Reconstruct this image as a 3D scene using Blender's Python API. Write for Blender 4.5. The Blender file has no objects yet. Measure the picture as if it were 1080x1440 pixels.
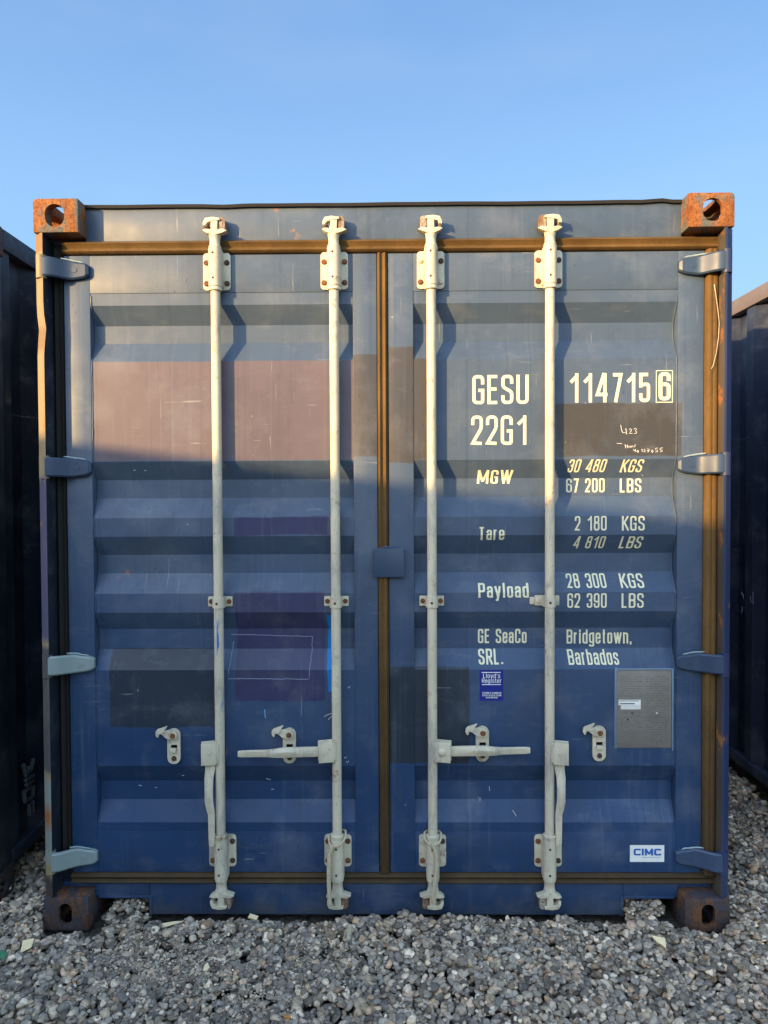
import bpy, bmesh, math, random
import numpy as np
from mathutils import Vector, Matrix, Euler
random.seed(7); RNG = np.random.default_rng(11)
C = bpy.context.scene.collection
SC = bpy.context.scene
rad = math.radians

# ------------------------------------------------------------------ camera
CAM = Vector((0.0288, -2.4914, 1.5502)); CROT = Euler((1.5473, 0.0047, 0.0106), 'XYZ')
cd = bpy.data.cameras.new('camera'); cam = bpy.data.objects.new('camera', cd); C.objects.link(cam)
cam.location = CAM; cam.rotation_euler = CROT
cd.sensor_fit = 'VERTICAL'; cd.sensor_height = 36; cd.lens = 36*1000/1440
cd.clip_start = 0.05; cd.clip_end = 2000
SC.camera = cam
_R = CROT.to_matrix()
def at(x, y, Y=0.065):                      # photo pixel -> (X, Z) on the vertical plane at depth Y
    d = _R @ Vector(((x-540)/1000, -(y-720)/1000, -1)); t = (Y-CAM.y)/d.y; q = CAM+d*t
    return q.x, q.z
def gnd(x, y, z=0.03):
    d = _R @ Vector(((x-540)/1000, -(y-720)/1000, -1)); t = (z-CAM.z)/d.z; q = CAM+d*t
    return q.x, q.y

# ------------------------------------------------------------------ light
AZ, EL = 45.5, 12.0                          # sun low on the left, behind the viewer
TAN = math.tan(rad(EL))
to_sun = Vector((-math.sin(rad(AZ))*math.cos(rad(EL)), -math.cos(rad(AZ))*math.cos(rad(EL)), math.sin(rad(EL))))
sl = bpy.data.lights.new('sun', 'SUN'); sl.energy = 4.0; sl.angle = rad(0.75); sl.color = (1.0, 0.62, 0.24)
so = bpy.data.objects.new('sun', sl); C.objects.link(so); so.location = (-6, -6, 8)
so.rotation_euler = to_sun.to_track_quat('Z', 'Y').to_euler()
w = bpy.data.worlds.new('World'); SC.world = w; w.use_nodes = True
nt = w.node_tree; bg = nt.nodes['Background']
sky = nt.nodes.new('ShaderNodeTexSky'); sky.sky_type = 'NISHITA'; sky.sun_disc = False
sky.sun_elevation = rad(EL); sky.sun_rotation = rad(180+AZ); sky.air_density = 1.0; sky.dust_density = 0.6; sky.ozone_density = 1.2
tc = nt.nodes.new('ShaderNodeTexCoord'); sp = nt.nodes.new('ShaderNodeSeparateXYZ'); nt.links.new(tc.outputs['Generated'], sp.inputs[0])
def wmap(v, a, b, lo, hi):
    n = nt.nodes.new('ShaderNodeMapRange'); n.clamp = True; n.interpolation_type = 'SMOOTHSTEP'; nt.links.new(v, n.inputs[0])
    for k, x in zip((1, 2, 3, 4), (a, b, lo, hi)): n.inputs[k].default_value = x
    return n.outputs[0]
def wmix(f, a, b, mode='MIX'):
    n = nt.nodes.new('ShaderNodeMix'); n.data_type = 'RGBA'; n.blend_type = mode
    for i, v in ((0, f), (6, a), (7, b)):
        if isinstance(v, bpy.types.NodeSocket): nt.links.new(v, n.inputs[i])
        else: n.inputs[i].default_value = v if i == 0 else (*v, 1)
    return n.outputs[2]
# unseen sky half behind the camera brightened to fill the doors; visible half blue
K = 1/(.15*2.549)
away = wmix(wmap(sp.outputs[2], .30, .60, 0, 1), (.325*K, .605*K, 1.02*K), (.205*K, .42*K, .82*K))
away = wmix(wmap(sp.outputs[2], .0, .32, 0, 1), (.45*K, .70*K, 1.0*K), away)
ns = nt.nodes.new('ShaderNodeTexNoise'); ns.inputs['Scale'].default_value = 2.2; ns.inputs['Detail'].default_value = 6
mp = nt.nodes.new('ShaderNodeMapping'); mp.inputs['Scale'].default_value = (1, 1, 3.5); mp.inputs['Rotation'].default_value = (0, .15, 0); nt.links.new(tc.outputs['Generated'], mp.inputs[0]); nt.links.new(mp.outputs[0], ns.inputs['Vector'])
away = wmix(wmap(ns.outputs[0], .48, .75, 0, .10), away, (.75*K, .85*K, 1.0*K))
away = wmix(.12, away, sky.outputs[0])
toward = wmix(1.0, sky.outputs[0], wmix(wmap(sp.outputs[2], .02, .62, 0, 1), (.66, .64, .62), (3.0, 2.75, 2.55)), 'MULTIPLY')
nt.links.new(wmix(wmap(sp.outputs[1], -.25, .15, 0, 1), toward, away), bg.inputs[0]); bg.inputs[1].default_value = 0.15
SC.view_settings.view_transform = 'Standard'; SC.view_settings.look = 'None'; SC.view_settings.gamma = 1
SC.view_settings.exposure = 1.35
SC.cycles.max_bounces = 6

# ------------------------------------------------------------------ object helpers
def tag(o, label=None, cat=None, group=None, kind=None):
    if label: o['label'] = label
    if cat: o['category'] = cat
    if group: o['group'] = group
    if kind: o['kind'] = kind
    return o
def empty(name, loc=(0, 0, 0), rz=0):
    o = bpy.data.objects.new(name, None); C.objects.link(o); o.location = loc; o.rotation_euler = (0, 0, rz); o.empty_display_size = .1
    return o
def obj(name, bm, mat, parent=None, smooth=35):
    bmesh.ops.recalc_face_normals(bm, faces=bm.faces[:])
    me = bpy.data.meshes.new(name); bm.to_mesh(me); bm.free()
    for m in (mat if isinstance(mat, (list, tuple)) else [mat]): me.materials.append(m)
    if smooth:
        me.polygons.foreach_set('use_smooth', [True]*len(me.polygons)); me.set_sharp_from_angle(angle=rad(smooth))
    o = bpy.data.objects.new(name, me); C.objects.link(o)
    if parent: o.parent = parent
    return o
def new(): return bmesh.new()
def box(bm, x0, x1, y0, y1, z0, z1, b=0.0, seg=2, mi=0):
    r = bmesh.ops.create_cube(bm, size=1)
    vs = r['verts']
    for v in vs:
        v.co = Vector(((x0+x1)/2+v.co.x*(x1-x0), (y0+y1)/2+v.co.y*(y1-y0), (z0+z1)/2+v.co.z*(z1-z0)))
    es = {e for v in vs for e in v.link_edges}; fs = {f for v in vs for f in v.link_faces}
    if b > 0:
        rr = bmesh.ops.bevel(bm, geom=list(es), offset=b, segments=seg, profile=.6, affect='EDGES', clamp_overlap=True)
        fs = set(rr['faces']) | {f for f in fs if f.is_valid}
    for f in fs: f.material_index = mi
    return fs
def prism(bm, poly, axis, a0, a1, b=0.0, mi=0):
    """poly: list of 2D points; axis 'y' -> (x,z) extruded in y; 'z' -> (x,y) extruded in z; 'x' -> (y,z)"""
    def P(p, a):
        return {'y': (p[0], a, p[1]), 'z': (p[0], p[1], a), 'x': (a, p[0], p[1])}[axis]
    A = [bm.verts.new(P(p, a0)) for p in poly]; B = [bm.verts.new(P(p, a1)) for p in poly]
    n = len(poly); fs = [bm.faces.new(A), bm.faces.new(B[::-1])]
    for i in range(n): fs.append(bm.faces.new((A[i], B[i], B[(i+1) % n], A[(i+1) % n])))
    if b > 0:
        es = [e for e in fs[0].edges]+[e for e in fs[1].edges]
        rr = bmesh.ops.bevel(bm, geom=es, offset=b, segments=2, profile=.6, affect='EDGES', clamp_overlap=True)
        fs = [f for f in fs if f.is_valid]+rr['faces']
    for f in fs: f.material_index = mi
def cyl(bm, p0, p1, r0, r1=None, n=24, cap=True, mi=0):
    r1 = r0 if r1 is None else r1
    p0, p1 = Vector(p0), Vector(p1); d = (p1-p0).normalized()
    u = d.orthogonal().normalized(); v = d.cross(u)
    rings = []
    for p, r in ((p0, r0), (p1, r1)):
        rings.append([bm.verts.new(p+(u*math.cos(t)+v*math.sin(t))*r) for t in [2*math.pi*i/n for i in range(n)]])
    for i in range(n):
        bm.faces.new((rings[0][i], rings[0][(i+1) % n], rings[1][(i+1) % n], rings[1][i])).material_index = mi
    if cap:
        bm.faces.new(rings[0][::-1]).material_index = mi; bm.faces.new(rings[1]).material_index = mi
def lathe(bm, x, y, prof, n=28, wob=0.0):      # prof: (z, r) list, vertical axis
    rings = [[bm.verts.new((x+r*math.cos(2*math.pi*i/n), y+r*math.sin(2*math.pi*i/n), z)) for i in range(n)] for z, r in prof]
    for a, b in zip(rings, rings[1:]):
        for i in range(n): bm.faces.new((a[i], a[(i+1) % n], b[(i+1) % n], b[i]))
    bm.faces.new(rings[0][::-1]); bm.faces.new(rings[-1])
def tube(bm, pts, r, n=8, closed=False, mi=0):
    pts = [Vector(p) for p in pts]; rings = []; m = len(pts); ref = None
    for i, p in enumerate(pts):
        a = pts[(i-1) % m] if (closed or i > 0) else p; b = pts[(i+1) % m] if (closed or i < m-1) else p
        d = (b-a).normalized()
        if ref is None: ref = d.orthogonal().normalized()
        u = (ref-d*ref.dot(d)).normalized(); ref = u; v = d.cross(u)
        rr = r[i] if isinstance(r, (list, tuple)) else r
        rings.append([bm.verts.new(p+(u*math.cos(2*math.pi*k/n)+v*math.sin(2*math.pi*k/n))*rr) for k in range(n)])
    for i in range(m if closed else m-1):
        a, b = rings[i], rings[(i+1) % m]
        for k in range(n): bm.faces.new((a[k], a[(k+1) % n], b[(k+1) % n], b[k])).material_index = mi
    if not closed:
        bm.faces.new(rings[0][::-1]).material_index = mi; bm.faces.new(rings[-1]).material_index = mi
def rrect(x0, x1, z0, z1, r, n=5):
    pts = []
    for cx, cz, a0 in ((x1-r, z0+r, -90), (x1-r, z1-r, 0), (x0+r, z1-r, 90), (x0+r, z0+r, 180)):
        for i in range(n+1):
            a = rad(a0+90*i/n); pts.append((cx+r*math.cos(a), cz+r*math.sin(a)))
    return pts

# ------------------------------------------------------------------ materials
class NT:
    def __init__(s, name):
        s.m = bpy.data.materials.new(name); s.m.use_nodes = True; s.t = s.m.node_tree; s.b = s.t.nodes['Principled BSDF']
        s.co = s.n('ShaderNodeTexCoord').outputs['Object']
    def n(s, ty, **kw):
        nd = s.t.nodes.new(ty)
        for k, v in kw.items():
            if k in nd.inputs:
                s.set(nd.inputs[k], v)
            else: setattr(nd, k, v)
        return nd
    def set(s, sock, v):
        if isinstance(v, bpy.types.NodeSocket): s.t.links.new(v, sock)
        else: sock.default_value = v
    def math(s, op, a, b=0.0, c=0.0, clamp=False):
        nd = s.t.nodes.new('ShaderNodeMath'); nd.operation = op; nd.use_clamp = clamp
        s.set(nd.inputs[0], a); s.set(nd.inputs[1], b); s.set(nd.inputs[2], c); return nd.outputs[0]
    def map(s, sc=(1, 1, 1), loc=(0, 0, 0), rot=(0, 0, 0)):
        nd = s.n('ShaderNodeMapping'); s.set(nd.inputs['Vector'], s.co)
        nd.inputs['Scale'].default_value = sc; nd.inputs['Location'].default_value = loc; nd.inputs['Rotation'].default_value = rot
        return nd.outputs[0]
    def noise(s, scale, sc=(1, 1, 1), detail=4, rough=.55, loc=(0, 0, 0), col=False):
        nd = s.n('ShaderNodeTexNoise', Vector=s.map(sc, loc), Scale=scale, Detail=detail, Roughness=rough)
        return nd.outputs['Color' if col else 'Fac']
    def ramp(s, f, a, b, lo=0.0, hi=1.0):
        nd = s.n('ShaderNodeMapRange'); nd.clamp = True
        for k, v in zip(('Value', 'From Min', 'From Max', 'To Min', 'To Max'), (f, a, b, lo, hi)): s.set(nd.inputs[k], v)
        return nd.outputs[0]
    def mix(s, f, a, b, mode='MIX'):
        nd = s.n('ShaderNodeMix'); nd.data_type = 'RGBA'; nd.blend_type = mode
        cv = lambda v: v if isinstance(v, bpy.types.NodeSocket) else (v[0], v[1], v[2], 1)
        s.set(nd.inputs[0], f); s.set(nd.inputs[6], cv(a)); s.set(nd.inputs[7], cv(b)); return nd.outputs[2]
    def bump(s, h, dist=.002, st=.5, prev=None):
        nd = s.n('ShaderNodeBump', Height=h, Distance=dist, Strength=st)
        if prev: s.set(nd.inputs['Normal'], prev)
        return nd.outputs[0]
    def out(s, col, rough=.5, bump=None, spec=.5, metal=0.0):
        s.set(s.b.inputs['Base Color'], col if isinstance(col, bpy.types.NodeSocket) else (*col, 1))
        s.set(s.b.inputs['Roughness'], rough); s.set(s.b.inputs['Specular IOR Level'], spec); s.set(s.b.inputs['Metallic'], metal)
        if bump: s.set(s.b.inputs['Normal'], bump)
        return s.m

def paint(name, base, patches=(), fade=.35, rust=0.0, rough=.46, spec=.36, streak=True, pale_tone=0.0):
    s = NT(name)
    sep = s.n('ShaderNodeSeparateXYZ', Vector=s.co).outputs
    big = s.noise(1.3, detail=5); fine = s.noise(38, detail=6)
    col = s.mix(s.ramp(big, .35, .7), [c*.88 for c in base], [c*1.12+.008 for c in base])
    if pale_tone > 0:                                    # paler blue-grey mixed in, stronger towards the top
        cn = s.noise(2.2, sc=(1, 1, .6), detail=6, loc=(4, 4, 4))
        col = s.mix(s.ramp(s.math('MULTIPLY_ADD', cn, .9, sep[2]), .95, 2.1, 0, pale_tone), col, (.066, .096, .142))
    if patches:
        dn = s.noise(9, detail=5); d2 = s.noise(40, detail=3, loc=(3, 1, 2))
        pu = s.ramp(s.noise(6, sc=(1.5, 1, .5), detail=7, rough=.75, loc=(2, 9, 4)), .33, .45, .80, 1.0)
        for x0, x1, z0, z1, pc, soft in patches:
            dx = s.math('MULTIPLY_ADD', dn, .018, -.009); dz = s.math('MULTIPLY_ADD', d2, .006, -.003)
            xx = s.math('ADD', sep[0], dx); zz = s.math('ADD', s.math('ADD', sep[2], dz), dx)
            ax = s.math('ABSOLUTE', s.math('SUBTRACT', xx, (x0+x1)/2)); az = s.math('ABSOLUTE', s.math('SUBTRACT', zz, (z0+z1)/2))
            mx = s.ramp(ax, (x1-x0)/2, (x1-x0)/2-soft); mz = s.ramp(az, (z1-z0)/2, (z1-z0)/2-soft)
            m = s.math('MULTIPLY', s.math('MULTIPLY', mx, mz), pu)
            col = s.mix(m, col, pc)
    if streak:
        st = s.noise(60, sc=(1, .05, .018), detail=3, rough=.6)
        sg = s.ramp(s.noise(3.5, sc=(1.6, 1, .8), detail=3, loc=(6, 3, 3)), .42, .62)
        col = s.mix(s.math('MULTIPLY', s.ramp(st, .55, .80, 0, fade*.7), sg), col, (.20, .23, .26))
        st2 = s.noise(48, sc=(1, .05, .014), detail=3, loc=(7, 0, 3))
        col = s.mix(s.ramp(st2, .58, .78, 0, .30), col, [c*.5 for c in base])
        blotch = s.noise(5.5, detail=7, rough=.65, loc=(1, 4, 9))
        col = s.mix(s.ramp(blotch, .5, .72, 0, .22), col, (.22, .24, .27))
        vo = s.n('ShaderNodeTexVoronoi', Vector=s.map((1, 1, .55)), Scale=26.0); 
        sp = s.ramp(vo.outputs['Distance'], .055, .10, 1, 0)
        gate = s.ramp(s.noise(2.6, detail=3, loc=(5, 2, 1)), .52, .60)
        col = s.mix(s.math('MULTIPLY', s.math('MULTIPLY', sp, gate), .55), col, [c*.35 for c in base])
        v3 = s.n('ShaderNodeTexVoronoi', Vector=s.map((1, 1, .8), (9, 0, 2)), Scale=17.0)
        ch = s.ramp(v3.outputs['Distance'], .03, .045, 1, 0)
        g3 = s.ramp(s.noise(4.1, detail=2, loc=(2, 8, 1)), .60, .64)
        col = s.mix(s.math('MULTIPLY', s.math('MULTIPLY', ch, g3), .8), col, (.6, .6, .56))
    if streak:                                       # rubbed, scuffed and grimy areas with ragged outlines, fine scratches
        w1 = s.noise(3.1, sc=(1, 1, .8), detail=9, rough=.72, loc=(11, 2, 5)); w2 = s.noise(7.5, sc=(.6, 1, 1.6), detail=9, rough=.75, loc=(3, 7, 8))
        col = s.mix(s.ramp(w1, .53, .62, 0, .20), col, (.020, .026, .040)); col = s.mix(s.ramp(w2, .56, .66, 0, .20), col, (.16, .17, .18))
        sc1 = s.n('ShaderNodeTexNoise', Vector=s.map((3, 1, 60), (2, 1, 0), (0, .35, 0)), Scale=1.6, Detail=3.0).outputs['Fac']
        sc2 = s.n('ShaderNodeTexNoise', Vector=s.map((70, 1, 3), (5, 1, 2), (0, .2, 0)), Scale=1.5, Detail=3.0).outputs['Fac']
        gs = s.ramp(s.noise(5, detail=4, loc=(8, 8, 0)), .50, .60)
        col = s.mix(s.math('MULTIPLY', s.ramp(s.math('MAXIMUM', sc1, sc2), .70, .74, 0, .5), gs), col, (.30, .31, .31))
    if name == 'sill_paint':                         # dust and mud splashed up off the stones
        md = s.noise(9, sc=(1, 1, .6), detail=8, rough=.75, loc=(1, 1, 6))
        col = s.mix(s.ramp(s.math('MULTIPLY_ADD', sep[2], -3.2, md), .28, .52, 0, .55), col, (.085, .078, .066))
    if rust > 0:
        rn = s.noise(7, detail=8, rough=.7, loc=(2, 2, 2)); rn2 = s.noise(60, detail=4)
        rc = s.mix(rn2, (.22, .075, .02), (.42, .19, .06))
        col = s.mix(s.ramp(rn, .72-rust*.5, .80-rust*.5), col, rc)
    rg = s.ramp(s.noise(6, detail=6), .3, .75, rough-.07, rough+.13)
    bp = s.bump(s.noise(2.6, detail=3), .012, .5); bp = s.bump(fine, .0006, .35, bp)
    return s.out(col, rg, bp, spec)

BLUE = (.014, .046, .122)
L = lambda x0, x1, y0, y1, pc, soft=.004, Y=.065: (at(x0, y0, Y)[0], at(x1, y0, Y)[0], at((x0+x1)/2, y1, Y)[1], at((x0+x1)/2, y0, Y)[1], pc, soft)
MAUVE = (.106, .084, .106); BROWNGREY = (.052, .051, .053); PURP = (.031, .034, .092)
DARKSL = (.020, .031, .048)
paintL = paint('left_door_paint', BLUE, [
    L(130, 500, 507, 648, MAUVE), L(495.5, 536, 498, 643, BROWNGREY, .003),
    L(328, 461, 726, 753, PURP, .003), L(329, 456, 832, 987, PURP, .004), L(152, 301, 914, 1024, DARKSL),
    L(459, 473, 864, 975, (.0, .16, .47), .003)], pale_tone=.85, rust=.03)
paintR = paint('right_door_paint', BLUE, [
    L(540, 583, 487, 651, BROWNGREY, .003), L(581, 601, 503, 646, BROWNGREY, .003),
    L(781, 960, 566, 642, (.046, .045, .045)), L(545, 662, 937, 1074, DARKSL, .004)], pale_tone=.8, rust=.03)
paintF = paint('frame_paint', BLUE, fade=.3, pale_tone=.8, rust=.15)
paintS = paint('sill_paint', [c*.85 for c in BLUE], fade=.25, rust=.06)
paintH = paint('hinge_paint', (.030, .055, .105), streak=False, rust=.05, rough=.4)
paintT = paint('teal_hinge_paint', (.22, .28, .275), streak=False, rust=.16, rough=.5)
paintPost = paint('post_paint_worn', (.25, .195, .11), [
    L(20, 90, 320, 362, (.22, .12, .05), .02, .02), L(20, 90, 455, 500, (.20, .13, .07), .03, .02), L(20, 90, 668, 905, (.075, .07, .125), .03, .02), L(20, 90, 905, 1088, (.07, .068, .075), .02, .02),
    L(20, 90, 1088, 1215, (.20, .22, .20), .03, .02), L(20, 90, 1125, 1170, (.26, .10, .03), .05, .02), L(20, 90, 1225, 1290, (.05, .04, .035), .03, .02)], streak=False, rust=.24, rough=.55)
paintPostR = paint('post_paint', (.016, .028, .085), streak=False, rust=.16, rough=.45)
navyL = paint('navy_paint', (.010, .016, .030), fade=.2, rust=.05)
navyR = paint('dark_blue_paint', (.014, .022, .048), [], fade=.35, rust=.03)
railR = paint('worn_rail_paint', (.14, .115, .11), streak=True, fade=.5, rust=.10)

weldM = paint('weld_touch_up', (.26, .34, .36), streak=False, rust=.12, rough=.6)
def cream_mat():
    s = NT('cream_paint'); sep = s.n('ShaderNodeSeparateXYZ', Vector=s.co).outputs
    n1 = s.noise(5, detail=6); n2 = s.noise(30, detail=6, rough=.7)
    col = s.mix(s.ramp(n1, .3, .7), (.50, .455, .34), (.61, .555, .42))
    st = s.noise(16, sc=(2, 2, .15), detail=5, rough=.7)
    col = s.mix(s.ramp(st, .52, .75, 0, .45), col, (.33, .30, .24))
    col = s.mix(s.ramp(n2, .58, .68, 0, .55), col, (.22, .19, .15)); gn = s.noise(9, sc=(1.5, 1.5, .5), detail=8, rough=.75, loc=(1, 6, 2)); col = s.mix(s.ramp(gn, .50, .64, 0, .6), col, (.23, .225, .21))
    rn = s.noise(14, detail=8, rough=.75, loc=(4, 4, 1)); col = s.mix(s.ramp(rn, .60, .67, 0, .75), col, (.22, .10, .045))
    mx = s.ramp(s.math('ABSOLUTE', s.math('SUBTRACT', sep[0], -.586)), .011, .007)
    mz = s.ramp(s.math('ABSOLUTE', s.math('SUBTRACT', sep[2], .95)), .17, .13)
    bn = s.ramp(s.noise(13, sc=(2, 1, .35), detail=3, loc=(1.3, 0, .4)), .45, .48)
    col = s.mix(s.math('MULTIPLY', s.math('MULTIPLY', mx, mz), bn), col, (.01, .13, .38))
    return s.out(col, s.ramp(n2, .3, .7, .38, .6), s.bump(n2, .0008, .5), .45)
cream = cream_mat()
def rusty(name, dark, c1, c2, c3, scale=9, b=.5):
    s = NT(name); n1 = s.noise(scale, detail=8, rough=.7); n2 = s.noise(scale*5, detail=6, rough=.7, loc=(3, 3, 3)); n3 = s.noise(scale*.9, sc=(1, 1, .4), detail=7, rough=.6, loc=(8, 1, 1))
    col = s.mix(s.ramp(n1, .35, .62), c1, c2); col = s.mix(s.ramp(n3, .50, .60), col, c3); col = s.mix(s.ramp(n2, .50, .64, 0, .85), col, dark)
    return s.out(col, s.ramp(n2, .3, .7, .6, .9), s.bump(s.math('ADD', n2, n1), .0035, b), .3)
rustO = rusty('orange_rust', (.07, .03, .015), (.15, .040, .010), (.32, .125, .030), (.10, .115, .110), 22, .8)
rustD = rusty('dark_rust', (.035, .022, .015), (.085, .042, .022), (.040, .050, .072), (.15, .065, .028), 20)
boltM = rusty('bolt_rust', (.05, .02, .01), (.24, .09, .03), (.15, .055, .02), (.10, .05, .03), 40)
boltD = rusty('dark_bolt', (.02, .015, .012), (.09, .045, .025), (.06, .04, .03), (.10, .05, .03), 40)
keepM = rusty('keeper_metal', (.10, .05, .03), (.22, .15, .11), (.16, .085, .045), (.33, .29, .23), 30)
def rubber_mat():
    s = NT('dusty_rubber'); n1 = s.noise(6, sc=(1, 1, .5), detail=7, rough=.65); n2 = s.noise(45, detail=5)
    sep = s.n('ShaderNodeSeparateXYZ', Vector=s.co).outputs
    col = s.mix(s.ramp(n1, .35, .7), (.085, .048, .014), (.15, .088, .030)); col = s.mix(s.ramp(n2, .55, .75, 0, .6), col, (.05, .033, .02))
    low = s.ramp(s.math('MULTIPLY_ADD', n1, .3, sep[2]), -.25, 1.25)      # darker low down: shade of the lower half put into the colour
    col = s.mix(low, (.034, .026, .018), col)
    return s.out(col, .75, s.bump(n2, .0015, .5), .25)
rubber = rubber_mat(); nearBlackM = None
def plain(name, c, rough=.6, spec=.4, var=.12, sc=30):
    s = NT(name); n = s.noise(sc, detail=5); col = s.mix(n, [v*(1-var) for v in c], [min(1, v*(1+var)) for v in c])
    return s.out(col, rough, s.bump(n, .0005, .3), spec)
nearBlackM = plain('near_black', (.018, .017, .016), .8, .2)
white = plain('lettering_white', (.68, .66, .46), .5, .4, .1, 60)
black = plain('dark_interior', (.008, .008, .009), .9, .1)
dirt_floor = plain('plywood_floor', (.10, .07, .045), .9, .1)
stk_blue = plain('sticker_blue', (.006, .018, .20), .4); stk_white = plain('sticker_white', (.74, .75, .72), .45)
cimc_blue = plain('logo_blue', (.02, .12, .42), .4)
def plate_mat():
    s = NT('weathered_plate'); n = s.noise(8, detail=7, rough=.65); n2 = s.noise(22, sc=(.5, 1, 4.5), detail=4)
    col = s.mix(s.ramp(n, .3, .7), (.17, .16, .145), (.24, .225, .21)); col = s.mix(s.ramp(n2, .52, .72, 0, .35), col, (.12, .115, .105))
    return s.out(col, .5, s.bump(n2, .0006, .4), .4, .3)
plateM = plate_mat()
pale_tone = plain('chalk_mark', (.62, .62, .58), .9, .1); scuff = plain('paint_scuff', (.24, .27, .40), .8, .2)
cyanp = plain('light_blue_paint', (.12, .34, .62), .5)
ropeM = plain('rope_fibre', (.46, .40, .28), .85, .1, .35, 160)
woodM = plain('raw_wood', (.80, .64, .38), .8, .2, .2, 60)
orangeM = plain('filter_orange', (.60, .22, .04), .8); paperM = plain('filter_paper', (.7, .66, .58), .8); greenM = plain('green_plastic', (.05, .20, .10), .5)

# ------------------------------------------------------------------ stroke lettering
GL = {}
def g(ch, w, *st): GL[ch] = (w, st)
R_ = .42
o_ = lambda h, x0=0, x1=1, z0=0: [((x0+x1)/2, h), (x0, h, R_), (x0, z0, R_), (x1, z0, R_), (x1, h, R_), ((x0+x1)/2, h)]
g('G', .47, [(1, .70), (1, 1, R_), (0, 1, R_), (0, 0, R_), (1, 0, .25), (1, .47), (.5, .47)])
g('C', .47, [(1, .68), (1, 1, R_), (0, 1, R_), (0, 0, R_), (1, 0, R_), (1, .32)])
g('E', .42, [(1.1, 1), (0, 1), (0, 0), (1.1, 0)], [(.2, .52), (1.0, .52)])
g('F', .40, [(1, 1), (0, 1), (0, 0)], [(.2, .52), (.95, .52)])
Sst = [(1, .72), (1, 1, R_), (0, 1, R_), (0, .60, .3), (1, .40, .3), (1, 0, R_), (0, 0, R_), (0, .28)]
g('S', .47, Sst); g('s', .40, [(a[0], a[1]*.76, *a[2:]) for a in Sst])
g('U', .48, [(0, 1), (0, 0, R_), (1, 0, R_), (1, 1)])
g('O', .50, o_(1)); g('0', .47, o_(1)); g('o', .42, o_(.75)); g('D', .5, [(0, 0), (0, 1), (1, 1, R_), (1, 0, R_), (0, 0)])
g('1', .33, [(1, 0), (1, 1)], [(.85, .93), (-.05, .76)])
g('2', .46, [(0, .70), (0, 1, R_), (1, 1, R_), (1, .58, .3), (0, 0.02), (1.05, 0)])
g('3', .46, [(0, .74), (0, 1, R_), (1, 1, R_), (1, .54, .3), (.4, .54)], [(.45, .51), (1, .51, .3), (1, 0, R_), (0, 0, R_), (0, .28)])
g('4', .52, [(.80, 0), (.80, 1)], [(.66, 1), (-.02, .24), (1.08, .24)])
g('5', .46, [(.95, 1), (0, 1), (0, .50)], [(.1, .60), (.5, .62), (1, .62, R_), (1, 0, R_), (0, 0, R_), (0, .28)])
six = [(1, .72), (1, 1, R_), (0, 1, R_), (0, 0, R_), (1, 0, R_), (1, .58, R_), (.15, .58)]
g('6', .47, six); g('9', .47, [(1-a[0], 1-a[1], *a[2:]) for a in six])
g('7', .47, [(0, 1), (1, 1), (.38, 0)])
g('8', .47, o_(.53), o_(1, .05, .95, .56))
g('M', .70, [(0, 0), (0, 1)], [(.04, 1), (.5, .10)], [(.96, 1), (.5, .10)], [(1, 1), (1, 0)])
g('N', .5, [(0, 0), (0, 1)], [(.05, .98), (.95, .02)], [(1, 1), (1, 0)])
g('W', .76, [(0, 1), (.26, 0)], [(.26, 0), (.5, 1)], [(.5, 1), (.74, 0)], [(.74, 0), (1, 1)])
g('K', .48, [(0, 0), (0, 1)], [(1.0, 1), (.1, .42)], [(.35, .56), (1.08, 0)])
g('H', .5, [(0, 0), (0, 1)], [(1, 0), (1, 1)], [(.15, .5), (.85, .5)])
g('A', .5, [(0, 0), (.5, 1)], [(.5, 1), (1, 0)], [(.3, .28), (.7, .28)])
g('T', .48, [(0, 1), (1, 1)], [(.5, .92), (.5, 0)])
g('L', .40, [(0, 1), (0, 0), (1.1, 0)]); g('I', .19, [(.5, 0), (.5, 1)]); g('l', .19, [(.5, 0), (.5, 1)])
g('B', .48, [(.15, 1), (1, 1, .35), (1, .54, .3), (.15, .54)], [(0, 0), (0, 1)], [(.15, .51), (1, .51, .3), (1, 0, .35), (.15, 0)])
g('R', .48, [(0, 0), (0, 1)], [(.15, 1), (1, 1, .35), (1, .48, .3), (.15, .48)], [(.5, .44), (1.05, 0)])
g('P', .48, [(0, 0), (0, 1)], [(.15, 1), (1, 1, .35), (1, .44, .35), (.15, .44)])
g('a', .42, [(.05, .55), (.05, .75, .35), (1, .75, .4), (1, 0)], [(.85, .43), (0, .43, .35), (0, 0, .35), (.85, 0.02)])
g('r', .30, [(0, 0), (0, .77)], [(.1, .62), (.35, .76, .3), (1.1, .76)])
g('e', .42, [(1, .22), (1, 0, R_), (0, 0, R_), (0, .75, R_), (1, .75, R_), (1, .38), (.15, .38)])
g('y', .44, [(.0, .76), (.5, .03)], [(1, .76), (.42, -.26), (0, -.26)])
g('d', .43, [(1, 1), (1, 0)], [(.85, .75), (0, .75, R_), (0, 0, R_), (.85, 0)])
g('b', .43, [(0, 1), (0, 0)], [(.15, .75), (1, .75, R_), (1, 0, R_), (.15, 0)])
g('i', .19, [(.5, 0), (.5, .75)], [(.5, .87), (.5, 1)])
g('g', .43, [(.85, .75), (0, .75, R_), (0, .06, R_), (.85, .06)], [(1, .77), (1, -.25, .3), (.0, -.25, .3), (0, -.12)])
g('t', .32, [(.45, 1), (.45, 0, .3), (1.1, 0)], [(-.1, .75), (1.0, .75)])
g('w', .66, [(0, .76), (.26, 0)], [(.26, 0), (.5, .76)], [(.5, .76), (.74, 0)], [(.74, 0), (1, .76)])
g('n', .43, [(0, 0), (0, .77)], [(.15, .75), (1, .75, R_), (1, 0)])
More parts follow.
